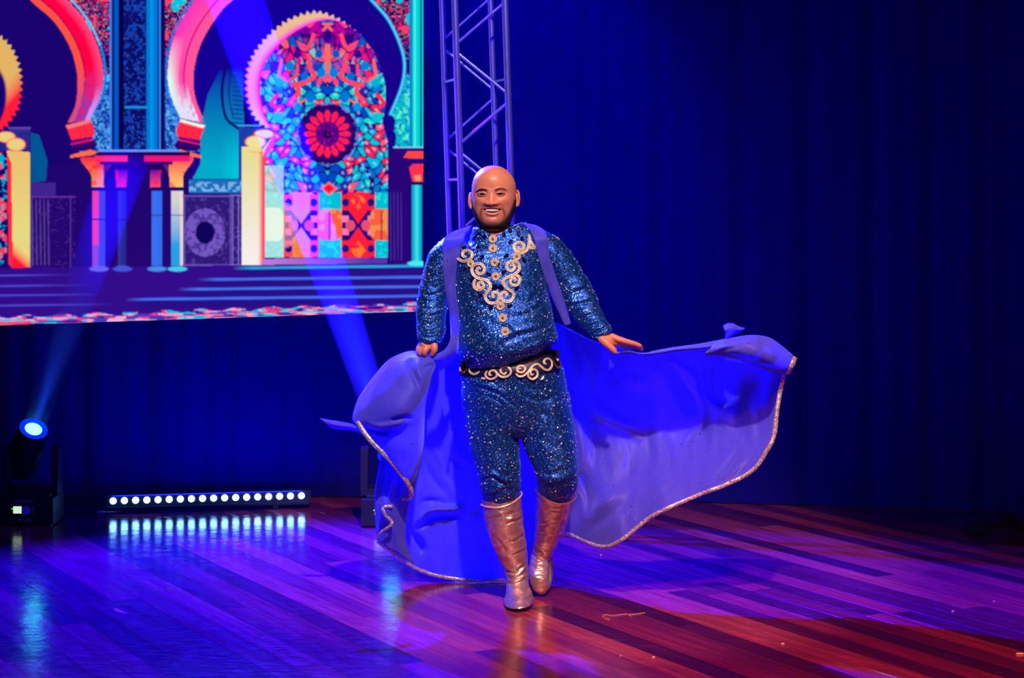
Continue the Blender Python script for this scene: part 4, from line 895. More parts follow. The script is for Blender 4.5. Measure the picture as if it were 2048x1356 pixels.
# ------------------------------------------------------------------ costume materials
def glitter(name, base, dark, spark=.085, scale=360):
    nt = NT(name); out = nt.n('ShaderNodeOutputMaterial'); b = nt.n('ShaderNodeBsdfPrincipled'); nt.l(b.outputs[0], out.inputs[0])
    tc = nt.n('ShaderNodeTexCoord'); vo = nt.n('ShaderNodeTexVoronoi'); vo.inputs['Scale'].default_value = scale; nt.l(tc.outputs['Object'], vo.inputs['Vector'])
    sp = nt.n('ShaderNodeSeparateColor'); nt.l(vo.outputs['Color'], sp.inputs[0])
    big = nt.n('ShaderNodeTexNoise'); big.inputs['Scale'].default_value = 14; nt.l(tc.outputs['Object'], big.inputs['Vector'])
    # flakes: a random share of cells is foil, its glint put into bright colour
    th = nt.n('ShaderNodeMath', operation='GREATER_THAN'); th.inputs[1].default_value = 1-spark; nt.l(sp.outputs[0], th.inputs[0])
    fc = ramp(nt, [(0, (.05, .22, .9)), (.6, (.15, .45, 1)), (.88, (.5, .8, 1)), (1, (.9, .85, 1))], sp.outputs[1])
    cr = ramp(nt, [(0, dark), (.5, base), (1, tuple(min(1, x*1.9) for x in base))], sp.outputs[2])
    mx = nt.n('ShaderNodeMix', data_type='RGBA'); nt.l(th.outputs[0], mx.inputs[0]); nt.l(cr.outputs[0], mx.inputs[6]); nt.l(fc.outputs[0], mx.inputs[7]); nt.l(mx.outputs[2], b.inputs['Base Color'])
    b.inputs['Metallic'].default_value = .72; b.inputs['Roughness'].default_value = .42; b.inputs['Sheen Weight'].default_value = .25; b.inputs['Sheen Tint'].default_value = (.1, .35, 1, 1)
    # each flake tips its own way
    nm = nt.n('ShaderNodeVectorMath', operation='SUBTRACT'); nm.inputs[1].default_value = (.5, .5, .5); nt.l(vo.outputs['Color'], nm.inputs[0])
    sc = nt.n('ShaderNodeVectorMath', operation='SCALE'); sc.inputs['Scale'].default_value = .38; nt.l(nm.outputs[0], sc.inputs[0])
    ge = nt.n('ShaderNodeNewGeometry'); nz2 = nt.n('ShaderNodeTexNoise'); nz2.inputs['Scale'].default_value = 60; nz2.inputs['Detail'].default_value = 3; nt.l(tc.outputs['Object'], nz2.inputs['Vector'])
    bp = nt.n('ShaderNodeBump'); bp.inputs['Strength'].default_value = .35; bp.inputs['Distance'].default_value = .004; nt.l(nz2.outputs['Fac'], bp.inputs['Height'])
    ad = nt.n('ShaderNodeVectorMath', operation='ADD'); nt.l(bp.outputs[0], ad.inputs[0]); nt.l(sc.outputs[0], ad.inputs[1]); no = nt.n('ShaderNodeVectorMath', operation='NORMALIZE'); nt.l(ad.outputs[0], no.inputs[0]); nt.l(no.outputs[0], b.inputs['Normal'])
    return nt.m
M_glit = glitter('blue_glitter_velvet', (.002, .044, .30), (.001, .014, .12))
def satin(name, col, trans, rough=.52, sheen=.3):
    nt = NT(name); out = nt.n('ShaderNodeOutputMaterial'); b = nt.n('ShaderNodeBsdfPrincipled'); t = nt.n('ShaderNodeBsdfTranslucent'); mx = nt.n('ShaderNodeMixShader')
    tc = nt.n('ShaderNodeTexCoord'); nz = nt.n('ShaderNodeTexNoise'); nz.inputs['Scale'].default_value = 90; nz.inputs['Detail'].default_value = 4; nt.l(tc.outputs['Object'], nz.inputs['Vector'])
    r = ramp(nt, [(.3, tuple(x*.88 for x in col)), (.7, tuple(min(1, x*1.1) for x in col))], nz.outputs['Fac']); nt.l(r.outputs[0], b.inputs['Base Color'])
    b.inputs['Roughness'].default_value = rough; b.inputs['Sheen Weight'].default_value = sheen; t.inputs[0].default_value = c4((.09, .04, .50)); mx.inputs[0].default_value = trans
    bp = nt.n('ShaderNodeBump'); bp.inputs['Strength'].default_value = .55; bp.inputs['Distance'].default_value = .03; n2 = nt.n('ShaderNodeTexNoise'); n2.inputs['Scale'].default_value = 5; n2.inputs['Detail'].default_value = 4; n2.inputs['Distortion'].default_value = .3; mp = nt.n('ShaderNodeMapping'); mp.inputs['Scale'].default_value = (1.6, 1.6, .6); nt.l(tc.outputs['Object'], mp.inputs[0]); nt.l(mp.outputs[0], n2.inputs['Vector']); nt.l(n2.outputs['Fac'], bp.inputs['Height']); nt.l(bp.outputs[0], b.inputs['Normal']); nt.l(bp.outputs[0], t.inputs['Normal']); b.inputs['Specular IOR Level'].default_value = .3
    nt.l(b.outputs[0], mx.inputs[1]); nt.l(t.outputs[0], mx.inputs[2]); nt.l(mx.outputs[0], out.inputs[0]); return nt.m
M_satin = satin('violet_blue_satin', (.115, .10, .92), .42)
def metal_leather():
    nt = NT('rose_gold_leather'); out = nt.n('ShaderNodeOutputMaterial'); b = nt.n('ShaderNodeBsdfPrincipled'); nt.l(b.outputs[0], out.inputs[0])
    tc = nt.n('ShaderNodeTexCoord'); nz = nt.n('ShaderNodeTexNoise'); nz.inputs['Scale'].default_value = 28; nz.inputs['Detail'].default_value = 5; nt.l(tc.outputs['Object'], nz.inputs['Vector'])
    r = ramp(nt, [(.3, (.66, .38, .31)), (.7, (.92, .70, .62))], nz.outputs['Fac']); nt.l(r.outputs[0], b.inputs['Base Color']); b.inputs['Metallic'].default_value = .85; b.inputs['Roughness'].default_value = .34
    mp = nt.n('ShaderNodeMapping'); mp.inputs['Scale'].default_value = (14, 14, 40); nt.l(tc.outputs['Object'], mp.inputs[0]); n2 = nt.n('ShaderNodeTexNoise'); n2.inputs['Scale'].default_value = 1.0; n2.inputs['Detail'].default_value = 3; nt.l(mp.outputs[0], n2.inputs['Vector'])
    bp = nt.n('ShaderNodeBump'); bp.inputs['Strength'].default_value = .8; bp.inputs['Distance'].default_value = .010; nt.l(n2.outputs['Fac'], bp.inputs['Height']); nt.l(bp.outputs[0], b.inputs['Normal']); return nt.m
M_boot = metal_leather()
M_gold = simple('pale_gold_cord', (.80, .60, .44), .38, .35, .2, 220, .5)
M_goldd = simple('dark_gold_core', (.35, .2, .1), .3, .5, .2, 300, .3)
M_navy = simple('navy_gem', (.004, .004, .07), .12, .3, .3, 90, .1, .8, .6)
def sequin_mat():
    nt = NT('silver_sequin_trim'); out = nt.n('ShaderNodeOutputMaterial'); b = nt.n('ShaderNodeBsdfPrincipled'); nt.l(b.outputs[0], out.inputs[0])
    tc = nt.n('ShaderNodeTexCoord'); vo = nt.n('ShaderNodeTexVoronoi'); vo.inputs['Scale'].default_value = 260; nt.l(tc.outputs['Object'], vo.inputs['Vector']); sp = nt.n('ShaderNodeSeparateColor'); nt.l(vo.outputs['Color'], sp.inputs[0])
    r = ramp(nt, [(0, (.30, .22, .34)), (.5, (.62, .50, .56)), (.85, (1, .9, .8))], sp.outputs[0], 'CONSTANT'); nt.l(r.outputs[0], b.inputs['Base Color']); b.inputs['Metallic'].default_value = .3; b.inputs['Roughness'].default_value = .35
    bp = nt.n('ShaderNodeBump'); bp.inputs['Strength'].default_value = .8; bp.inputs['Distance'].default_value = .002; nt.l(sp.outputs[1], bp.inputs['Height']); nt.l(bp.outputs[0], b.inputs['Normal']); return nt.m
M_seq = sequin_mat()

# ------------------------------------------------------------------ shirt
def wr(seed, x, y, a, sc):   # stretched noise wrinkles in pixel space
    ca, sa = math.cos(a), math.sin(a); u = (x*ca+y*sa)*sc[0]; v = (-x*sa+y*ca)*sc[1]
    return np.array([noise.noise(Vector((p, q, seed))) for p, q in zip(u, v)])
torso = ellipse_loft([(987, 452, .082, .072, 7.985), (988, 462, .098, .082, 7.985), (992, 473, .150, .092, 7.99), (996, 487, .190, .108, 7.99), (998, 510, .196, .128, 7.985), (1001, 560, .192, .142, 7.975), (1004, 600, .190, .148, 7.965), (1010, 640, .196, .158, 7.955), (1014, 680, .202, .166, 7.95), (1016, 706, .203, .164, 7.95), (1018, 722, .196, .150, 7.965), (1020, 732, .186, .135, 7.98)], 64, 6, 2.35)
sl_r = ellipse_loft([(932, 488, .058, .075, 7.99), (906, 502, .066, .076, 7.99), (887, 525, .070, .076, 7.985), (877, 555, .066, .072, 7.98), (867, 590, .064, .066, 7.965), (863, 625, .063, .060, 7.94), (862, 655, .059, .052, 7.90), (861, 674, .053, .046, 7.875), (861, 686, .045, .040, 7.865)], 40, 6, 2.1)
sl_l = ellipse_loft([(1055, 478, .060, .075, 7.99), (1090, 498, .066, .078, 7.99), (1113, 522, .070, .076, 7.985), (1134, 555, .068, .072, 7.98), (1155, 590, .070, .066, 7.96), (1174, 625, .060, .058, 7.93), (1192, 650, .050, .048, 7.895), (1202, 663, .044, .042, 7.875), (1207, 671, .038, .036, 7.865)], 40, 6, 2.1)
sV, sN, sF = union([torso, sl_r, sl_l], .0042, 6)
_x, _y = px_of(sV)
_up = (737-np.interp(_x, [915, 960, 1010, 1060, 1090, 1118], [722, 728, 731, 722, 710, 702]))*PXM*np.clip((_y-655)/75, 0, 1)*((_x > 905) & (_x < 1130)); sV[:, 2] += _up; _x, _y = px_of(sV)
_cut = (np.abs(_x-989) < 37) & (_y < 471-((_x-989)/37)**2*27) & (sV[:, 1] < 8.0)   # neckline, dipping at the front
_fa = [f_ for f_ in sF if not all(_cut[i] for i in f_)]; sF = _fa
x, y = px_of(sV); fr = np.clip(-sN[:, 1]*1.5, 0, 1); h = np.zeros(len(x))
# stomach folds sweeping from lower left to the right hip, creases at elbows and cuffs
for pts, wd, am in (([(1110, 640), (1075, 660), (1035, 672), (1000, 690)], 5, -.006), ([(1112, 672), (1085, 690), (1050, 705), (1010, 712)], 4, -.006), ([(1112, 700), (1070, 712), (1020, 722)], 3.5, -.005),
                    ([(930, 700), (960, 712), (1000, 716)], 4, -.005), ([(1005, 660), (1030, 690), (1050, 712)], 3.2, -.005), ([(1020, 655), (1050, 682), (1070, 706)], 3.2, -.005), ([(985, 675), (1010, 700), (1030, 716)], 3, -.004),
                    ([(922, 610), (940, 640), (945, 680)], 6, -.004), ([(1100, 560), (1070, 590), (1060, 610)], 6, -.004), ([(925, 590), (950, 605), (985, 612)], 5, -.003), ([(1095, 600), (1060, 625), (1030, 632)], 5, -.004),
                    ([(850, 560), (868, 575), (885, 600)], 4, -.006), ([(845, 585), (865, 590), (890, 580)], 4, -.006), ([(840, 625), (860, 632), (885, 625)], 3.5, -.005), ([(838, 640), (858, 648), (885, 640)], 3.2, -.004), ([(836, 655), (858, 662), (882, 655)], 3, -.005), ([(838, 668), (860, 675), (880, 670)], 2.6, -.004),
                    ([(1130, 590), (1155, 582), (1180, 575)], 4.5, -.007), ([(1135, 610), (1160, 608), (1190, 600)], 4, -.006), ([(1150, 640), (1175, 632), (1200, 622)], 3.5, -.005), ([(1165, 655), (1190, 648), (1212, 640)], 3, -.005), ([(1180, 668), (1200, 660), (1218, 652)], 2.6, -.005), ([(1115, 500), (1120, 530), (1140, 560)], 6, -.004)):
    h += am*crease(x, y, pts, wd)-am*.55*crease(x+wd*1.1, y+wd*1.3, pts, wd*1.1)
h += .0035*wr(3, x, y, .5, (.012, .05))*(y > 560)+.0035*wr(5, x, y, -.3, (.02, .07))*((x < 900) | (x > 1120))
sV = sV+sN*h[:, None]
shirt = child('shirt', sV, sF, M_glit)
sB = BVHTree.FromPolygons([tuple(v) for v in sV], sF)

# ------------------------------------------------------------------ trousers
pelvis = ellipse_loft([(1018, 692, .165, .110, 7.985), (1019, 708, .180, .124, 7.985), (1020, 722, .188, .133, 7.99), (1022, 742, .205, .145, 7.99), (1026, 765, .215, .152, 7.995), (1030, 800, .214, .150, 8.0), (1034, 835, .200, .140, 8.0), (1037, 858, .11, .115, 8.0), (1038, 870, .045, .08, 8.0)], 64, 6, 2.4)
leg_r = ellipse_loft([(978, 790, .105, .130, 8.0), (984, 850, .108, .125, 7.995), (990, 900, .100, .112, 7.985), (998, 940, .088, .098, 7.97), (1001, 970, .084, .088, 7.975), (1002, 990, .078, .082, 7.99), (1003, 1003, .068, .074, 8.0), (1004, 1030, .060, .062, 8.02)], 48, 6, 2.1)
leg_l = ellipse_loft([(1085, 790, .108, .130, 8.0), (1093, 850, .112, .124, 7.985), (1103, 895, .104, .112, 7.965), (1112, 930, .090, .098, 7.945), (1115, 955, .086, .090, 7.945), (1113, 978, .078, .082, 7.985), (1110, 996, .062, .070, 8.03), (1106, 1020, .052, .058, 8.07)], 48, 6, 2.1)
tV, tN, tF = union([pelvis, leg_r, leg_l], .0046, 6)
x, y = px_of(tV); h = np.zeros(len(x))
for pts, wd, am in (([(925, 765), (960, 775), (1000, 790), (1030, 812)], 4, -.006), ([(935, 780), (975, 792), (1012, 812)], 3.5, -.004), ([(1036, 800), (1040, 840), (1038, 870)], 5, -.008), ([(1120, 790), (1080, 800), (1045, 790)], 5, -.003), ([(1045, 812), (1075, 825), (1100, 832)], 5, -.004),
                    ([(962, 962), (985, 955), (1010, 968), (1038, 960)], 4, -.008), ([(962, 982), (985, 990), (1010, 978), (1040, 985)], 4, -.008), ([(975, 945), (1000, 962), (1030, 975)], 3.5, -.006), ([(1040, 940), (1020, 950), (1000, 946)], 3.5, -.005), ([(1000, 985), (1020, 1000), (1036, 992)], 3, -.005),
                    ([(1075, 955), (1100, 968), (1130, 966), (1156, 952)], 5, -.010), ([(1072, 940), (1095, 948), (1120, 945)], 4, -.005), ([(1155, 930), (1135, 940), (1110, 936)], 4, -.004), ([(940, 850), (960, 880), (965, 915)], 8, -.003), ([(1060, 880), (1080, 905), (1095, 915)], 6, -.004)):
    h += am*crease(x, y, pts, wd)-am*.6*crease(x, y+wd*1.9, pts, wd*1.3)
h += .003*wr(7, x, y, .35, (.012, .045))
tV = tV+tN*h[:, None]
trousers = child('trousers', tV, tF, M_glit)
tB = BVHTree.FromPolygons([tuple(v) for v in tV], tF)

def surf(px, py, off, prefer=None):
    """world point where the sight line meets the costume, lifted towards the viewer"""
    best = None
    for b in ([prefer] if prefer else [sB, tB]):
        hh = hit(b, px, py)
        if hh[0] is not None and (best is None or hh[3] < best[3]): best = hh
    if best is None: return P(px, py, 7.84), Vector((0, -1, 0))
    return best[0]+best[1]*off, best[1]
def smooth_line(p3, k=2):
    p = np.array([tuple(v) for v in p3])
    for _ in range(k): q = p.copy(); q[1:-1, 1] = (p[:-2, 1]+2*p[1:-1, 1]+p[2:, 1])/4; p = q
    return [Vector(v) for v in p]
def cord(name, pts, sc, ox, oy, wpx, parent, bvh=None, mat=None):
    q = catmull([(ox+a/sc, oy+b/sc) for a, b in pts], 6); p3 = []
    for a, b in q: p3.append(surf(a, b, .0022, bvh)[0])
    p3 = smooth_line(p3, 3); n = len(p3); r = wpx*PXM/2; taper = [r*min(1, .35+.65*min(k, n-1-k)/4) for k in range(n)]
    m = MB(); side = []
    for s_ in (-1, 1):   # a double cord
        pp = []
        for k, p in enumerate(p3):
            t = (p3[min(k+1, n-1)]-p3[max(k-1, 0)]).normalized(); o_ = t.cross(Vector((0, 1, 0))); o_.normalize(); pp.append(p+o_*taper[k]*.5*s_)
        m.tube(pp, [v*.62 for v in taper], 8)
    return child_mb(name, m, mat or M_gold, parent)
c4_ = 6.78
for pts in ([(565, 885), (530, 850), (480, 815), (380, 790), (315, 735), (300, 660), (345, 605), (420, 600), (465, 650), (455, 715), (400, 735), (365, 700), (385, 655), (425, 665)],
            [(350, 800), (328, 850), (335, 915), (385, 950), (440, 930), (460, 885), (430, 850), (390, 862), (388, 905), (420, 910)],
            [(500, 830), (545, 880), (540, 940), (495, 990), (480, 1050), (520, 1115), (590, 1130), (650, 1100), (665, 1030), (630, 985), (585, 995), (580, 1040), (610, 1050)],
            [(125, 385), (98, 450), (115, 525), (180, 560), (250, 548), (300, 500), (290, 440), (230, 418), (178, 445), (185, 495), (230, 500)],
            [(700, 875), (725, 820), (790, 775), (870, 745), (930, 690), (940, 620), (895, 570), (820, 570), (770, 610), (780, 670), (835, 690), (875, 650), (855, 605), (820, 625)],
            [(880, 750), (935, 775), (945, 830), (905, 885), (840, 880), (815, 830), (845, 790), (885, 805), (870, 840)],
            [(735, 830), (735, 890), (790, 940), (850, 985), (860, 1045), (815, 1105), (745, 1105), (695, 1060), (695, 1005), (740, 980), (772, 1010), (755, 1045)],
            [(1062, 195), (1078, 260), (1065, 350), (1030, 420), (960, 450), (890, 420), (868, 365), (900, 320), (960, 310), (1000, 345), (985, 395), (935, 400), (925, 355)],
            [(1085, 270), (1110, 330), (1165, 378)], [(1060, 370), (1110, 385), (1165, 385)]):
    cord('scroll_embroidery', pts, c4_, 900, 440, 6.0, shirt, sB)
c5 = 8.533
belt_strokes = ([(168, 450), (180, 520), (230, 552), (290, 505), (315, 420)], [(338, 440), (345, 530), (400, 572), (455, 565), (510, 525)], [(540, 625), (565, 645), (605, 655)],
            [(640, 515), (608, 575), (635, 635), (710, 655), (785, 620), (800, 555), (750, 512), (690, 525), (672, 575), (715, 595)],
            [(810, 545), (845, 600), (920, 622), (1005, 595), (1040, 535), (1005, 465), (930, 445), (870, 480), (870, 540), (925, 570), (970, 535)],
            [(1120, 560), (1170, 605), (1250, 600), (1330, 540), (1400, 445), (1480, 402), (1550, 445), (1610, 495), (1680, 500), (1730, 440), (1725, 360), (1670, 308), (1612, 330), (1600, 385), (1650, 405)],
            [(1125, 480), (1180, 435), (1265, 440), (1280, 500), (1225, 545), (1150, 525), (1165, 480), (1215, 480)],
            [(1335, 550), (1340, 620), (1410, 655), (1480, 610), (1488, 535), (1430, 492), (1375, 520), (1385, 580), (1435, 570)],
            [(1745, 300), (1770, 390), (1835, 462), (1872, 400), (1835, 320), (1775, 268), (1742, 305)], [(1540, 670), (1580, 640), (1590, 600)])
# ------------------------------------------------------------------ belt band under the embroidery
def band():
    R, V = 9, []; xs_ = np.linspace(920, 1119, 70)
    for i in range(R):
        t = i/(R-1)
        for xx in xs_:
            yt = np.interp(xx, [917, 960, 1020, 1060, 1090, 1126], [720, 726, 729, 718, 704, 696]); yb = np.interp(xx, [917, 960, 1020, 1060, 1100, 1126], [752, 754, 752, 752, 745, 738]); yy = yt+(yb-yt)*t
            p, n = surf(xx, yy, .003+.004*math.sin(PI*t), tB); V.append(p)
    return child('belt', V, grid_faces(R, len(xs_)), simple('navy_belt_cloth', (.004, .004, .045), .45, .2, .3, 60, .2))
belt = band()
bB = None
for pts in belt_strokes: cord('scroll_embroidery', pts, c5, 900, 681, 4.2, belt, tB)
for o in belt.children: o.location.y -= .007
# medallions
def medallion(px, py, r, tilt=0):
    p, n = surf(px, py, .002, sB); m = MB(); nn = (n+Vector((0, -.6, 0))).normalized(); R_ = r*PXM
    m.lathe([(R_, 0), (R_, .002), (R_*.86, .0045), (R_*.72, .0028), (R_*.60, .0048), (R_*.46, .0030), (R_*.34, .0046), (R_*.3, .003)], p, nn, 24)
    m.cur = 1; m.lathe([(R_*.30, .003), (R_*.26, .0065), (R_*.1, .0085), (R_*.02, .0088)], p, nn, 12); return child_mb('medallion', m, [M_gold, M_goldd], shirt)
for x_, y_ in ((583, 262), (583, 390), (608, 576), (620, 765), (685, 1165), (715, 1330)): medallion(900+x_/c4_, 440+y_/c4_, 8.8)
medallion(1010.5, 663, 8.6); medallion(942, 527.5, 7.6); medallion(1033, 513, 8.8)
def gem(x_, y_, w_=6, h_=7.5, rot=0., parent=None, bvh=None):
    p, n = surf(900+x_/c4_, 440+y_/c4_, .001, bvh or sB); nn = (n+Vector((0, -.5, 0))).normalized(); q = nn.to_track_quat('Z', 'Y').to_matrix() @ Matrix.Rotation(rot, 3, 'Z'); a, b = w_*PXM, h_*PXM
    pts = [(a*math.cos(t), b*math.sin(t), 0) for t in (0, PI/3, 2*PI/3, PI, 4*PI/3, 5*PI/3)]; m = MB(); up = [(u*.5, v*.5, .004) for u, v, w in pts]; m.add([p+q @ Vector(v) for v in pts+up], [(i, (i+1) % 6, 6+(i+1) % 6, 6+i) for i in range(6)]+[tuple(range(6, 12)), tuple(range(6))[::-1]])
    o = child_mb('navy_gem', m, M_navy, parent or shirt, smooth=False); return o
rg = random.Random(8)
for x_, y_ in ((600, 915), (690, 915)): gem(x_, y_, 6.6, 7.6, 0)
for x_, y_ in ((905, 930), (405, 1010), (210, 665), (1000, 545), (765, 490), (430, 510), (380, 370), (190, 380), (815, 150), (730, 200), (930, 190), (980, 260), (820, 300), (520, 740), (730, 710), (560, 1190), (810, 1165), (380, 200), (470, 230), (940, 725), (300, 815), (645, 600), (330, 250)): gem(x_, y_, 4.4, 6.4, rg.uniform(-1, 1))
# rhinestones: small stones glued all over shirt and trousers
def stones(V, Fc, count, parent, seed, keep=None):
    rr = np.random.RandomState(seed); F4 = np.array([f[:4] if len(f) >= 4 else (f[0], f[1], f[2], f[2]) for f in Fc]); cen = V[F4].mean(1); e1 = V[F4[:, 2]]-V[F4[:, 0]]; e2 = V[F4[:, 3]]-V[F4[:, 1]]; nn = np.cross(e1, e2); ar = np.linalg.norm(nn, axis=1); nn /= ar[:, None]+1e-12
    idx = rr.choice(len(F4), count*2, p=ar/ar.sum(), replace=False); acc = {0: MB(), 1: MB(), 2: MB(), 3: MB()}; kept = []
    for i in idx:
        c = cen[i]
        if any((c[0]-a[0])**2+(c[1]-a[1])**2+(c[2]-a[2])**2 < .011**2 for a in kept[-400:]): continue
        kept.append(c); n_ = Vector(nn[i]); r = rr.choice([.0024, .003, .0038, .0046], p=[.45, .35, .16, .04]); k = rr.choice(4, p=[.42, .24, .16, .18])
        acc[k].lathe([(r, 0), (r*.8, r*.5), (r*.3, r*.75)], Vector(c), n_, 7)
        if len(kept) >= count: break
    m = MB()
    for k in range(4):
        off = len(m.v); m.v += acc[k].v; m.f += [tuple(j+off for j in f) for f in acc[k].f]; m.mi += [k]*len(acc[k].f)
    o = child_mb('rhinestones', m, [M_st[0], M_st[1], M_st[2], M_st[3]], parent, smooth=False); tag(o, kind='stuff'); return o
M_st = [simple('pink_rhinestone', (.95, .50, .50), .2, .4, .1, 50, 0, .8), simple('blue_white_rhinestone', (.55, .75, 1), .2, .4, .1, 50, 0, .8), simple('green_rhinestone', (.45, 1, .25), .2, .3, .1, 50, 0, .8), simple('peach_rhinestone', (1, .75, .50), .2, .4, .1, 50, 0, .8)]
stones(sV, sF, 1000, shirt, 4); stones(tV, tF, 780, trousers, 5)

# ------------------------------------------------------------------ boots
def boot(rings_shaft, foot, rimpts, seam, creases, name='boot', sole=None):
    sh = ellipse_loft(rings_shaft, 48, 6, 2.1); parts = [sh]+[ellipse_loft(f, 40, 6, 2.2) for f in foot]
    V, N_, Fc = union(parts, .0028, 5); V[:, 2] = np.maximum(V[:, 2], .004); x, y = px_of(V); h = np.zeros(len(x)); frn = np.clip(-N_[:, 1]*2, 0, 1)
    for pts, wd, am in creases: h += am*crease(x, y, pts, wd)*frn-am*.7*crease(x, y+wd*1.6, pts, wd*1.2)*frn
    h += .0030*wr(11, x, y, .25, (.02, .09))+.0016*wr(13, x, y, -.35, (.05, .14)); V = V+N_*h[:, None]; V[:, 2] = np.maximum(V[:, 2], .004)
    o = child(name, V, Fc, M_boot); b = BVHTree.FromPolygons([tuple(v) for v in V], Fc)
    if seam:
        q = catmull(seam, 5); p3 = smooth_line([hit(b, a, c)[0]+Vector((0, -.0006, 0)) if hit(b, a, c)[0] is not None else P(a, c, 8) for a, c in q], 2); m = MB(); m.tube(p3, .0016, 6); child_mb('seam', m, M_gold2, o)
    if rimpts: m = MB(); m.tube([P(*q) for q in catmull(rimpts, 5)], .0034, 8, True); child_mb('top_binding', m, M_gold2, o)
    if sole: m = MB(); n = len(sole); t = [P(*q) for q in sole]; m.add([(p.x, p.y, p.z) for p in t]+[(p.x, p.y, p.z+.009) for p in t], [tuple(range(n))[::-1], tuple(range(n, 2*n))]+[(i, (i+1) % n, n+(i+1) % n, n+i) for i in range(n)]); child_mb('sole', m, simple('tan_sole', (.30, .13, .07), .5), o)
    return o
M_gold2 = simple('pale_gold_binding', (.85, .58, .42), .4, .4, .1, 100)
bc_r = [([(972, 1040), (1000, 1032), (1046, 1020)], 3.5, -.005), ([(1005, 1048), (1028, 1042), (1050, 1034)], 3.5, -.006), ([(1010, 1085), (1032, 1080), (1053, 1066)], 3.5, -.006), ([(1020, 1112), (1036, 1106), (1056, 1096)], 3, -.005), ([(990, 1075), (1005, 1090), (1012, 1110)], 4, -.004),
        ([(1004, 1137), (1025, 1145), (1052, 1128)], 3, -.008), ([(1012, 1150), (1030, 1157), (1056, 1142)], 3, -.007), ([(1012, 1165), (1030, 1168), (1055, 1156)], 3, -.005), ([(1040, 1150), (1050, 1140), (1056, 1130)], 2.5, -.004), ([(1020, 1190), (1035, 1185), (1060, 1190)], 4, -.003)]
boot([(1003, 996, .082, .078, 8.0), (1004, 1012, .081, .077, 8.005), (1008, 1040, .079, .076, 8.015), (1016, 1075, .072, .072, 8.03), (1026, 1110, .060, .062, 8.045), (1032, 1135, .050, .056, 8.055), (1034, 1160, .046, .060, 8.05), (1035, 1185, .044, .06, 8.04)],
     [[(1034, 1150, .044, .05, 8.07), (1035, 1175, .047, .075, 8.02), (1037, 1190, .056, .105, 7.985), (1038, 1200, .060, .125, 7.96), (1038.5, 1205, .060, .13, 7.955)]],
     [(962.5, 1010, 7.985), (975, 1014, 7.945), (1000, 1015, 7.925), (1022, 1007, 7.935), (1038, 996, 7.96), (1043.5, 988, 7.99), (1040, 984, 8.03), (1020, 990, 8.06), (985, 1000, 8.05), (964, 1007, 8.01), (962.5, 1010, 7.985)],
     [(1004, 1014), (1008, 1045), (1015, 1075), (1022, 1105), (1029, 1135), (1035, 1165), (1040, 1185)], bc_r)
bc_l = [([(1085, 1010), (1110, 1018), (1135, 1012)], 3, -.004), ([(1082, 1045), (1100, 1040), (1118, 1046)], 2.6, -.004), ([(1074, 1072), (1090, 1068), (1108, 1076)], 2.6, -.005), ([(1080, 1030), (1105, 1025), (1130, 1035)], 3.5, -.005), ([(1075, 1055), (1100, 1050), (1120, 1058)], 3.5, -.005), ([(1065, 1090), (1075, 1100), (1090, 1108)], 3, -.007), ([(1062, 1103), (1072, 1112), (1086, 1118)], 2.5, -.007), ([(1062, 1116), (1072, 1124), (1086, 1128)], 2.5, -.006), ([(1062, 1130), (1074, 1138), (1086, 1138)], 2.5, -.005)]
boot([(1110, 986, .076, .076, 8.03), (1110, 1000, .078, .076, 8.05), (1105, 1030, .070, .070, 8.10), (1098, 1060, .060, .062, 8.16), (1089, 1090, .050, .054, 8.21), (1082, 1112, .044, .050, 8.24), (1079, 1130, .040, .048, 8.22)],
     [[(1082, 1105, .040, .045, 8.25), (1079, 1130, .043, .050, 8.20), (1078, 1150, .043, .044, 8.165), (1080, 1168, .038, .034, 8.15), (1083, 1180, .028, .026, 8.15), (1084, 1187, .016, .016, 8.155)], [(1090, 1105, .030, .04, 8.29), (1092, 1130, .030, .03, 8.27), (1091, 1160, .028, .026, 8.21), (1088, 1180, .018, .02, 8.17)]],
     [(1071, 980, 7.99), (1080, 990, 7.965), (1098, 1002, 7.955), (1120, 1008, 7.965), (1140, 1004, 7.99), (1152, 994, 8.03), (1145, 984, 8.08), (1110, 978, 8.10), (1078, 977, 8.04), (1071, 980, 7.99)],
     [(1130, 1008), (1124, 1035), (1112, 1062), (1102, 1085), (1096, 1100)], bc_l)

# ------------------------------------------------------------------ cape
capeV, capeF, EDGE = [], [], {}
coff = [0]
def sheet(grid, nu=10, nv=10, amp=None, name=None, thick=True):
    A = patch(grid, nu, nv); x, y, Y = A[..., 0], A[..., 1], A[..., 2].copy()
    if amp is not None: Y = Y+amp(x, y)
    W = np.stack([(x-HX)/F*Y, Y, CH-(y-HY)/F*Y], -1); W[..., 2] = np.maximum(W[..., 2], .006); R, C = x.shape
    # two skins 2.4 mm apart, closed round the border
    du = np.gradient(W, axis=1); dv = np.gradient(W, axis=0); nn = np.cross(du, dv); nn /= np.linalg.norm(nn, axis=-1)[..., None]+1e-12; B = W+nn*.0024
    o0 = coff[0]; capeV.append(W.reshape(-1, 3)); capeV.append(B.reshape(-1, 3)); f = grid_faces(R, C, off=o0); capeF.extend(f.tolist()); capeF.extend((f+R*C)[:, ::-1].tolist())
    loop = [i for i in range(C)]+[r*C+C-1 for r in range(1, R)]+[(R-1)*C+c for c in range(C-2, -1, -1)]+[r*C for r in range(R-2, 0, -1)]
    for a, b in zip(loop, loop[1:]+loop[:1]): capeF.append([b+o0, a+o0, a+o0+R*C, b+o0+R*C])
    coff[0] += 2*R*C
    if name: EDGE[name] = W
    return W
def nz2(x, y, s, sx, sy, a=0):
    ca, sa = math.cos(a), math.sin(a); f = np.vectorize(lambda p, q: noise.noise(Vector(((p*ca+q*sa)*sx, (-p*sa+q*ca)*sy, s)))); return f(x, y)
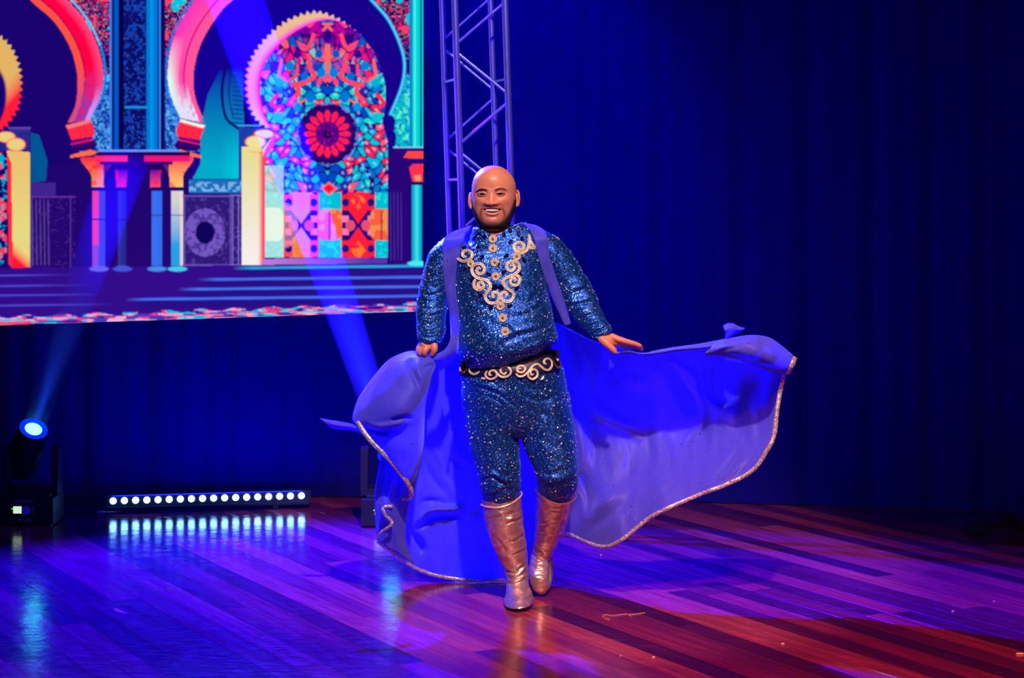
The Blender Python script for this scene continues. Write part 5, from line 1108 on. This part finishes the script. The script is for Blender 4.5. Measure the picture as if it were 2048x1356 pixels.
cols = {
 'L4': ([(800, 830), (778, 880), (764, 930), (756, 990), (752, 1040), (755, 1082)], [8.04, 8.08, 8.08, 8.08, 8.14, 8.22]),
 'L3': ([(822, 790), (808, 860), (800, 930), (796, 1010), (798, 1070), (808, 1123)], [8.06, 8.16, 8.22, 8.24, 8.30, 8.36]),
 'L2': ([(850, 745), (848, 830), (846, 920), (848, 1005), (855, 1085), (862, 1148)], [8.08, 8.18, 8.26, 8.30, 8.36, 8.43]),
 'L1': ([(885, 712), (890, 810), (902, 915), (912, 1005), (920, 1085), (932, 1160)], [8.12, 8.20, 8.28, 8.33, 8.39, 8.45]),
 'L0': ([(930, 660), (950, 790), (965, 900), (978, 1000), (992, 1085), (1010, 1164)], [8.17, 8.24, 8.32, 8.38, 8.42, 8.45]),
 'C': ([(1020, 640), (1035, 780), (1045, 890), (1055, 990), (1062, 1060), (1066, 1118)], [8.19, 8.27, 8.35, 8.41, 8.44, 8.46]),
 'R0': ([(1105, 645), (1118, 740), (1125, 830), (1128, 920), (1126, 1000), (1124, 1068)], [8.16, 8.24, 8.32, 8.34, 8.36, 8.36]),
 'R1': ([(1190, 684), (1195, 772), (1200, 858), (1204, 940), (1208, 1012), (1215, 1093)], [8.00, 8.14, 8.26, 8.20, 8.12, 8.10]),
 'R2': ([(1285, 706), (1294, 782), (1302, 855), (1308, 928), (1310, 985), (1305, 1032)], [7.90, 8.08, 8.24, 8.16, 8.04, 7.98]),
 'R3': ([(1372, 702), (1382, 775), (1390, 848), (1394, 910), (1398, 958), (1392, 992)], [7.92, 8.10, 8.24, 8.16, 8.03, 7.96]),
 'R4': ([(1460, 692), (1470, 757), (1475, 820), (1475, 880), (1468, 930), (1455, 968)], [7.95, 8.09, 8.16, 8.12, 8.00, 7.94]),
 'R5': ([(1528, 700), (1536, 755), (1540, 808), (1538, 860), (1528, 903), (1508, 938)], [7.95, 8.03, 8.07, 8.04, 7.96, 7.92]),
 'R6': ([(1574, 722), (1566, 758), (1558, 795), (1553, 830), (1550, 862), (1543, 886)], [7.93, 7.95, 7.96, 7.95, 7.93, 7.91])}
order = ['L4', 'L3', 'L2', 'L1', 'L0', 'C', 'R0', 'R1', 'R2', 'R3', 'R4', 'R5', 'R6']
grid = [[(cols[k][0][r][0], cols[k][0][r][1], cols[k][1][r]) for k in order] for r in range(6)]
def amp_main(x, y):
    a = np.zeros_like(x)
    # soft vertical flutes on both wings, sharper creases as seen
    a += .026*nz2(x, y, 1.5, .022, .007, -.12)*np.clip((y-660)/60, 0, 1)+.010*nz2(x, y, 4.5, .055, .016, -.12)
    for pts, wd, am in (([(1330, 712), (1360, 750), (1385, 790), (1395, 830)], 9, -.028), ([(1355, 712), (1385, 745), (1405, 790), (1408, 825)], 7, .016), ([(1420, 720), (1418, 770), (1430, 800), (1455, 812)], 9, .030), ([(1440, 725), (1500, 730), (1520, 770), (1490, 800)], 26, -.030),
                        ([(1175, 790), (1200, 820), (1250, 850), (1330, 868)], 14, .020), ([(1180, 840), (1240, 858), (1290, 880)], 8, -.012), ([(1390, 855), (1375, 885), (1380, 930)], 6, .012), ([(1330, 880), (1340, 910), (1335, 940)], 6, -.010), ([(1290, 870), (1300, 900), (1298, 930)], 6, .008), ([(1250, 875), (1252, 905), (1245, 930)], 6, -.008),
                        ([(1480, 895), (1455, 930), (1430, 962)], 6, .016), ([(1500, 905), (1470, 940), (1445, 965)], 5, -.010), ([(1150, 940), (1175, 990), (1180, 1040)], 10, .030), ([(1130, 900), (1150, 950), (1140, 1010)], 9, -.028), ([(1240, 980), (1200, 1010), (1165, 1045)], 10, -.012), ([(1260, 1000), (1220, 1030), (1180, 1062)], 10, .010), ([(1160, 860), (1165, 900), (1160, 950)], 6, -.012), ([(1180, 870), (1190, 900), (1186, 940)], 6, .010),
                        ([(850, 905), (856, 945), (868, 975)], 5, .010), ([(872, 900), (884, 935), (880, 975)], 5, -.010), ([(905, 860), (915, 900), (940, 930)], 5, -.012), ([(925, 870), (935, 905), (950, 925)], 5, .010), ([(835, 1010), (860, 1000), (890, 1006)], 5, .010), ([(835, 1045), (860, 1022), (910, 1018), (935, 1010)], 6, -.030), ([(830, 1060), (870, 1035), (920, 1032)], 6, .022), ([(935, 1040), (958, 1025), (965, 1000)], 6, -.016), ([(815, 1060), (840, 1090), (845, 1110)], 9, .024), ([(900, 890), (905, 920), (925, 935)], 6, .014), ([(945, 940), (950, 985), (952, 1010)], 5, -.020), ([(860, 935), (868, 960), (885, 985)], 6, .012), ([(885, 945), (900, 975), (905, 1000)], 5, -.010),
                        ([(1360, 945), (1350, 965), (1330, 985)], 6, .008), ([(1180, 700), (1230, 760), (1290, 800)], 20, -.014), ([(1210, 700), (1250, 740), (1300, 770)], 12, .012)):
        if am: a += 1.6*am*crease(x, y, pts, wd)
    return a
main = sheet(grid, 16, 26, amp_main, 'main')
# back of the coat from the shoulders down, behind the torso
sheet([[(905, 474, 8.03), (940, 456, 8.04), (990, 452, 8.08), (1040, 450, 8.05), (1085, 462, 8.03)], [(908, 520, 8.12), (940, 520, 8.15), (998, 520, 8.16), (1050, 520, 8.15), (1095, 520, 8.12)], [(912, 590, 8.13), (945, 590, 8.16), (1000, 590, 8.165), (1060, 590, 8.16), (1100, 590, 8.13)], [(925, 665, 8.15), (955, 665, 8.18), (1005, 665, 8.19), (1060, 665, 8.19), (1105, 660, 8.165)]], 8, 8)
# outer face folded over at the upper right, with the strip running back to the hand
flap = [[(1412, 702, 7.93), (1432, 685, 7.90), (1462, 676, 7.88), (1500, 670, 7.87), (1536, 674, 7.87), (1562, 690, 7.88), (1589, 713, 7.90)],
        [(1411, 705, 7.90), (1436, 694, 7.86), (1468, 690, 7.83), (1504, 690, 7.81), (1540, 700, 7.82), (1564, 712, 7.85), (1586, 723, 7.88)],
        [(1410, 708, 7.90), (1440, 704, 7.87), (1474, 706, 7.83), (1510, 712, 7.81), (1544, 724, 7.83), (1566, 733, 7.86), (1580, 735, 7.88)],
        [(1412, 711, 7.93), (1444, 713, 7.91), (1480, 721, 7.89), (1515, 733, 7.89), (1545, 745, 7.90), (1562, 750, 7.91), (1573, 748, 7.92)]]
sheet(flap, 12, 14, lambda x, y: .006*nz2(x, y, 9, .05, .05)+.010*crease(x, y, [(1415, 706), (1440, 690), (1470, 684)], 4)+.008*crease(x, y, [(1425, 712), (1450, 700), (1480, 692)], 4), 'flap')
sheet([[(1228, 706, 7.90), (1255, 700, 7.88), (1285, 706, 7.885), (1315, 700, 7.90), (1350, 694, 7.92), (1400, 687, 7.93), (1452, 677, 7.93)], [(1230, 708, 7.89), (1255, 704, 7.86), (1285, 708.5, 7.87), (1318, 705, 7.87), (1352, 699, 7.88), (1402, 695, 7.90), (1452, 688, 7.90)], [(1230, 710, 7.92), (1256, 708, 7.90), (1286, 711, 7.91), (1322, 710, 7.91), (1356, 706, 7.92), (1404, 704, 7.94), (1450, 700, 7.93)]], 12, 8)
# little curl of cloth standing above the fold
sheet([[(1446, 652, 7.99), (1454, 647, 7.97), (1466, 647, 7.96), (1478, 653, 7.96), (1490, 656, 7.96)], [(1449, 660, 7.95), (1458, 655, 7.92), (1468, 655, 7.92), (1478, 659, 7.93), (1487, 659, 7.95)], [(1451, 667, 7.96), (1458, 668, 7.93), (1466, 667, 7.93), (1474, 666, 7.95), (1482, 662, 7.96)], [(1450, 676, 7.98), (1456, 677, 7.95), (1461, 676, 7.95), (1466, 672, 7.96), (1470, 668, 7.97)]], 8, 8)
# billow at left, gathered under the hand
hump = [[(868, 716, 7.90), (850, 706, 7.94), (822, 703, 7.96), (800, 709, 7.97), (776, 722, 7.98), (752, 748, 7.99), (733, 772, 8.0)],
        [(872, 718, 7.86), (856, 716, 7.84), (832, 717, 7.83), (806, 726, 7.84), (776, 744, 7.86), (744, 772, 7.90), (716, 800, 7.97)],
        [(872, 732, 7.88), (862, 740, 7.82), (842, 756, 7.77), (812, 770, 7.75), (778, 788, 7.77), (738, 806, 7.83), (707, 826, 7.94)],
        [(862, 758, 7.93), (856, 780, 7.85), (840, 800, 7.77), (812, 815, 7.73), (778, 826, 7.75), (738, 836, 7.82), (706, 842, 7.93)],
        [(850, 800, 7.99), (848, 830, 7.90), (836, 850, 7.82), (810, 858, 7.78), (780, 858, 7.78), (744, 852, 7.83), (712, 846, 7.92)],
        [(846, 860, 8.03), (846, 890, 7.95), (838, 905, 7.87), (818, 905, 7.82), (788, 890, 7.80), (752, 868, 7.83), (716, 846, 7.91)],
        [(842, 900, 8.05), (840, 930, 7.99), (832, 948, 7.92), (818, 945, 7.87), (792, 918, 7.83), (758, 882, 7.84), (720, 848, 7.90)],
        [(832, 940, 8.06), (830, 968, 8.01), (825, 985, 7.96), (814, 966, 7.90), (790, 930, 7.85), (758, 888, 7.85), (718, 842, 7.89)]]
def amp_h(x, y):
    return .014*nz2(x, y, 6, .02, .02)-.030*crease(x, y, [(735, 845), (760, 853), (790, 848), (815, 842)], 6)+.028*crease(x, y, [(725, 850), (755, 862), (790, 858)], 5)+.022*crease(x, y, [(780, 842), (808, 834), (824, 836)], 4)+.022*crease(x, y, [(824, 715), (820, 732), (830, 755), (842, 790)], 7)-.014*crease(x, y, [(838, 722), (834, 742), (845, 760)], 6)+.014*crease(x, y, [(846, 738), (858, 732), (868, 730)], 4)
sheet(hump, 12, 12, amp_h, 'hump')
# gathered strip from the chest down to the hand
sheet([[(903, 668, 7.86), (908, 670, 7.84), (914, 672, 7.85), (918, 676, 7.88)], [(898, 686, 7.85), (905, 688, 7.82), (912, 692, 7.83), (918, 696, 7.88)], [(888, 700, 7.85), (896, 704, 7.82), (906, 708, 7.83), (914, 712, 7.88)], [(872, 708, 7.85), (880, 716, 7.83), (888, 724, 7.85), (900, 728, 7.90)], [(862, 711, 7.86), (866, 720, 7.85), (872, 730, 7.88), (880, 742, 7.94)]], 8, 8, lambda x, y: .006*nz2(x, y, 3, .16, .05, .7))
# hanging folds between billow and back sheet, tail flying left
sheet([[(770, 880, 8.06), (785, 905, 8.03), (805, 935, 8.02), (828, 965, 8.06)], [(758, 930, 8.04), (772, 955, 8.0), (795, 985, 8.0), (820, 1000, 8.05)], [(750, 985, 8.04), (768, 1008, 7.98), (788, 1018, 8.0), (812, 1040, 8.06)], [(750, 1030, 8.06), (766, 1042, 8.0), (786, 1050, 8.02), (812, 1080, 8.08)], [(753, 1080, 8.10), (776, 1096, 8.06), (800, 1110, 8.08), (830, 1130, 8.14)]], 12, 12, lambda x, y: .022*nz2(x, y, 12, .05, .012, -.25)-.02*crease(x, y, [(770, 900), (785, 950), (775, 1000)], 5)+.018*crease(x, y, [(800, 930), (795, 980), (780, 1010)], 4), 'folds')
sheet([[(640, 836, 7.93), (655, 839, 7.92), (680, 843, 7.92), (705, 848, 7.93), (735, 858, 7.95)], [(650, 846, 7.91), (662, 848, 7.89), (682, 851, 7.89), (706, 854, 7.91), (735, 866, 7.95)], [(662, 855, 7.93), (672, 858, 7.92), (690, 860, 7.92), (710, 862, 7.93), (740, 876, 7.97)]], 8, 6)
# lapels lying on the chest, over the shoulders
def lapel(left, right, off=.006, n=9):
    Lf = catmull(left, 8); Rt = catmull(right, 8); k = len(Lf); V = []
    for i in range(k):
        for j in range(n):
            t = j/(n-1); a = Lf[i]*(1-t)+Rt[min(i, len(Rt)-1)]*t; p, nr = surf(a[0], a[1], 0, sB); V.append([a[0], a[1], min(p.y if p.y > 7.841 else 7.95, float(np.interp(a[1], [445, 480, 520], [7.955, 7.905, 7.93])))-off-.006*math.sin(PI*t)-.0045*math.sin(t*8+i*.11)-.002*math.sin(t*3+i*.45)])
    V = np.array(V).reshape(k, n, 3); 
    for _ in range(6): q = V.copy(); q[1:-1, :, 2] = (V[:-2, :, 2]+2*V[1:-1, :, 2]+V[2:, :, 2])/4; q[:, 1:-1, 2] = (q[:, :-2, 2]+2*q[:, 1:-1, 2]+q[:, 2:, 2])/4; V = np.minimum(q, V+.003)
    x, y, Y = V[..., 0], V[..., 1], V[..., 2]; W = np.stack([(x-HX)/F*Y, Y, CH-(y-HY)/F*Y], -1); o0 = coff[0]; B = W+np.array((0, .004, 0)); capeV.extend([W.reshape(-1, 3), B.reshape(-1, 3)]); f = grid_faces(k, n, off=o0); capeF.extend(f.tolist()); capeF.extend((f+k*n)[:, ::-1].tolist())
    loop = [i for i in range(n)]+[r*n+n-1 for r in range(1, k)]+[(k-1)*n+c for c in range(n-2, -1, -1)]+[r*n for r in range(k-2, 0, -1)]
    for a, b in zip(loop, loop[1:]+loop[:1]): capeF.append([b+o0, a+o0, a+o0+k*n, b+o0+k*n])
    coff[0] += 2*k*n
lapel([(918, 459), (900, 466), (888, 480), (885, 510), (886, 545), (891, 585), (898, 620), (903, 650), (905, 672)], [(946, 449), (934, 462), (926, 485), (919, 512), (912, 545), (912, 585), (917, 620), (919, 650), (918, 676)])
lapel([(1040, 444), (1058, 458), (1068, 480), (1076, 510), (1086, 545), (1098, 580), (1110, 610), (1122, 635), (1130, 652)], [(1072, 450), (1088, 460), (1096, 480), (1098, 505), (1106, 535), (1118, 570), (1128, 600), (1136, 625), (1142, 648)])
cape = child('cape', np.vstack(capeV), capeF, M_satin)
_sv = M_st; M_st = [simple('dark_stud', (.015, .01, .06), .3, .2, .2, 50)]*4; stones(np.vstack(capeV), capeF, 420, cape, 9); M_st = _sv
# sequinned hem ribbon
def ribbon(W3, wpx, up, parent, nm='hem_trim', lab=None):
    p = np.array([tuple(v) for v in W3]); n = len(p); t = np.gradient(p, axis=0); t /= np.linalg.norm(t, axis=1)[:, None]; side = np.cross(t, np.array((0, 1., 0))); side /= np.linalg.norm(side, axis=1)[:, None]; w_ = wpx*PXM; V = []
    for k in range(n):
        for a, b in ((-.5, .0015), (-.5, -.003), (0, -.0052), (.5, -.003), (.5, .0015)): q = p[k]+side[k]*a*w_+np.array((0, b, 0)); q[2] = max(q[2], .004); V.append(q)
    Fc = grid_faces(n, 5).tolist()+[[k*5+4, k*5, k*5+5, k*5+9] for k in range(n-1)]+[[4, 3, 2, 1, 0], [(n-1)*5+i for i in range(5)]]
    o = child(nm, V, Fc, M_seq, parent); return o
hem = main[-1]; C_ = hem.shape[0]; iR = 6*16
ribbon(hem[:4*16+1], 8, 1, cape); ribbon(hem[iR-8:], 8.5, 1, cape); ribbon(main[::-1, -1], 8.5, 1, cape)
ribbon(EDGE['flap'][:, -1], 12, 1, cape)
ribbon([P(a, b, c) for a, b, c in catmull([(715, 842, 7.885), (722, 855, 7.87), (742, 882, 7.85), (768, 908, 7.845), (792, 935, 7.86), (812, 962, 7.89), (822, 982, 7.92), (820, 995, 7.95), (803, 996, 7.98)], 8)], 10, 1, cape)
ribbon([P(a, b, c) for a, b, c in catmull([(785, 1013, 7.985), (772, 1013, 7.975), (766, 1017, 7.975), (771, 1031, 7.98), (783, 1042, 7.99), (780, 1052, 7.99), (762, 1065, 8.02), (752, 1079, 8.06)], 8)], 6.5, 1, cape)
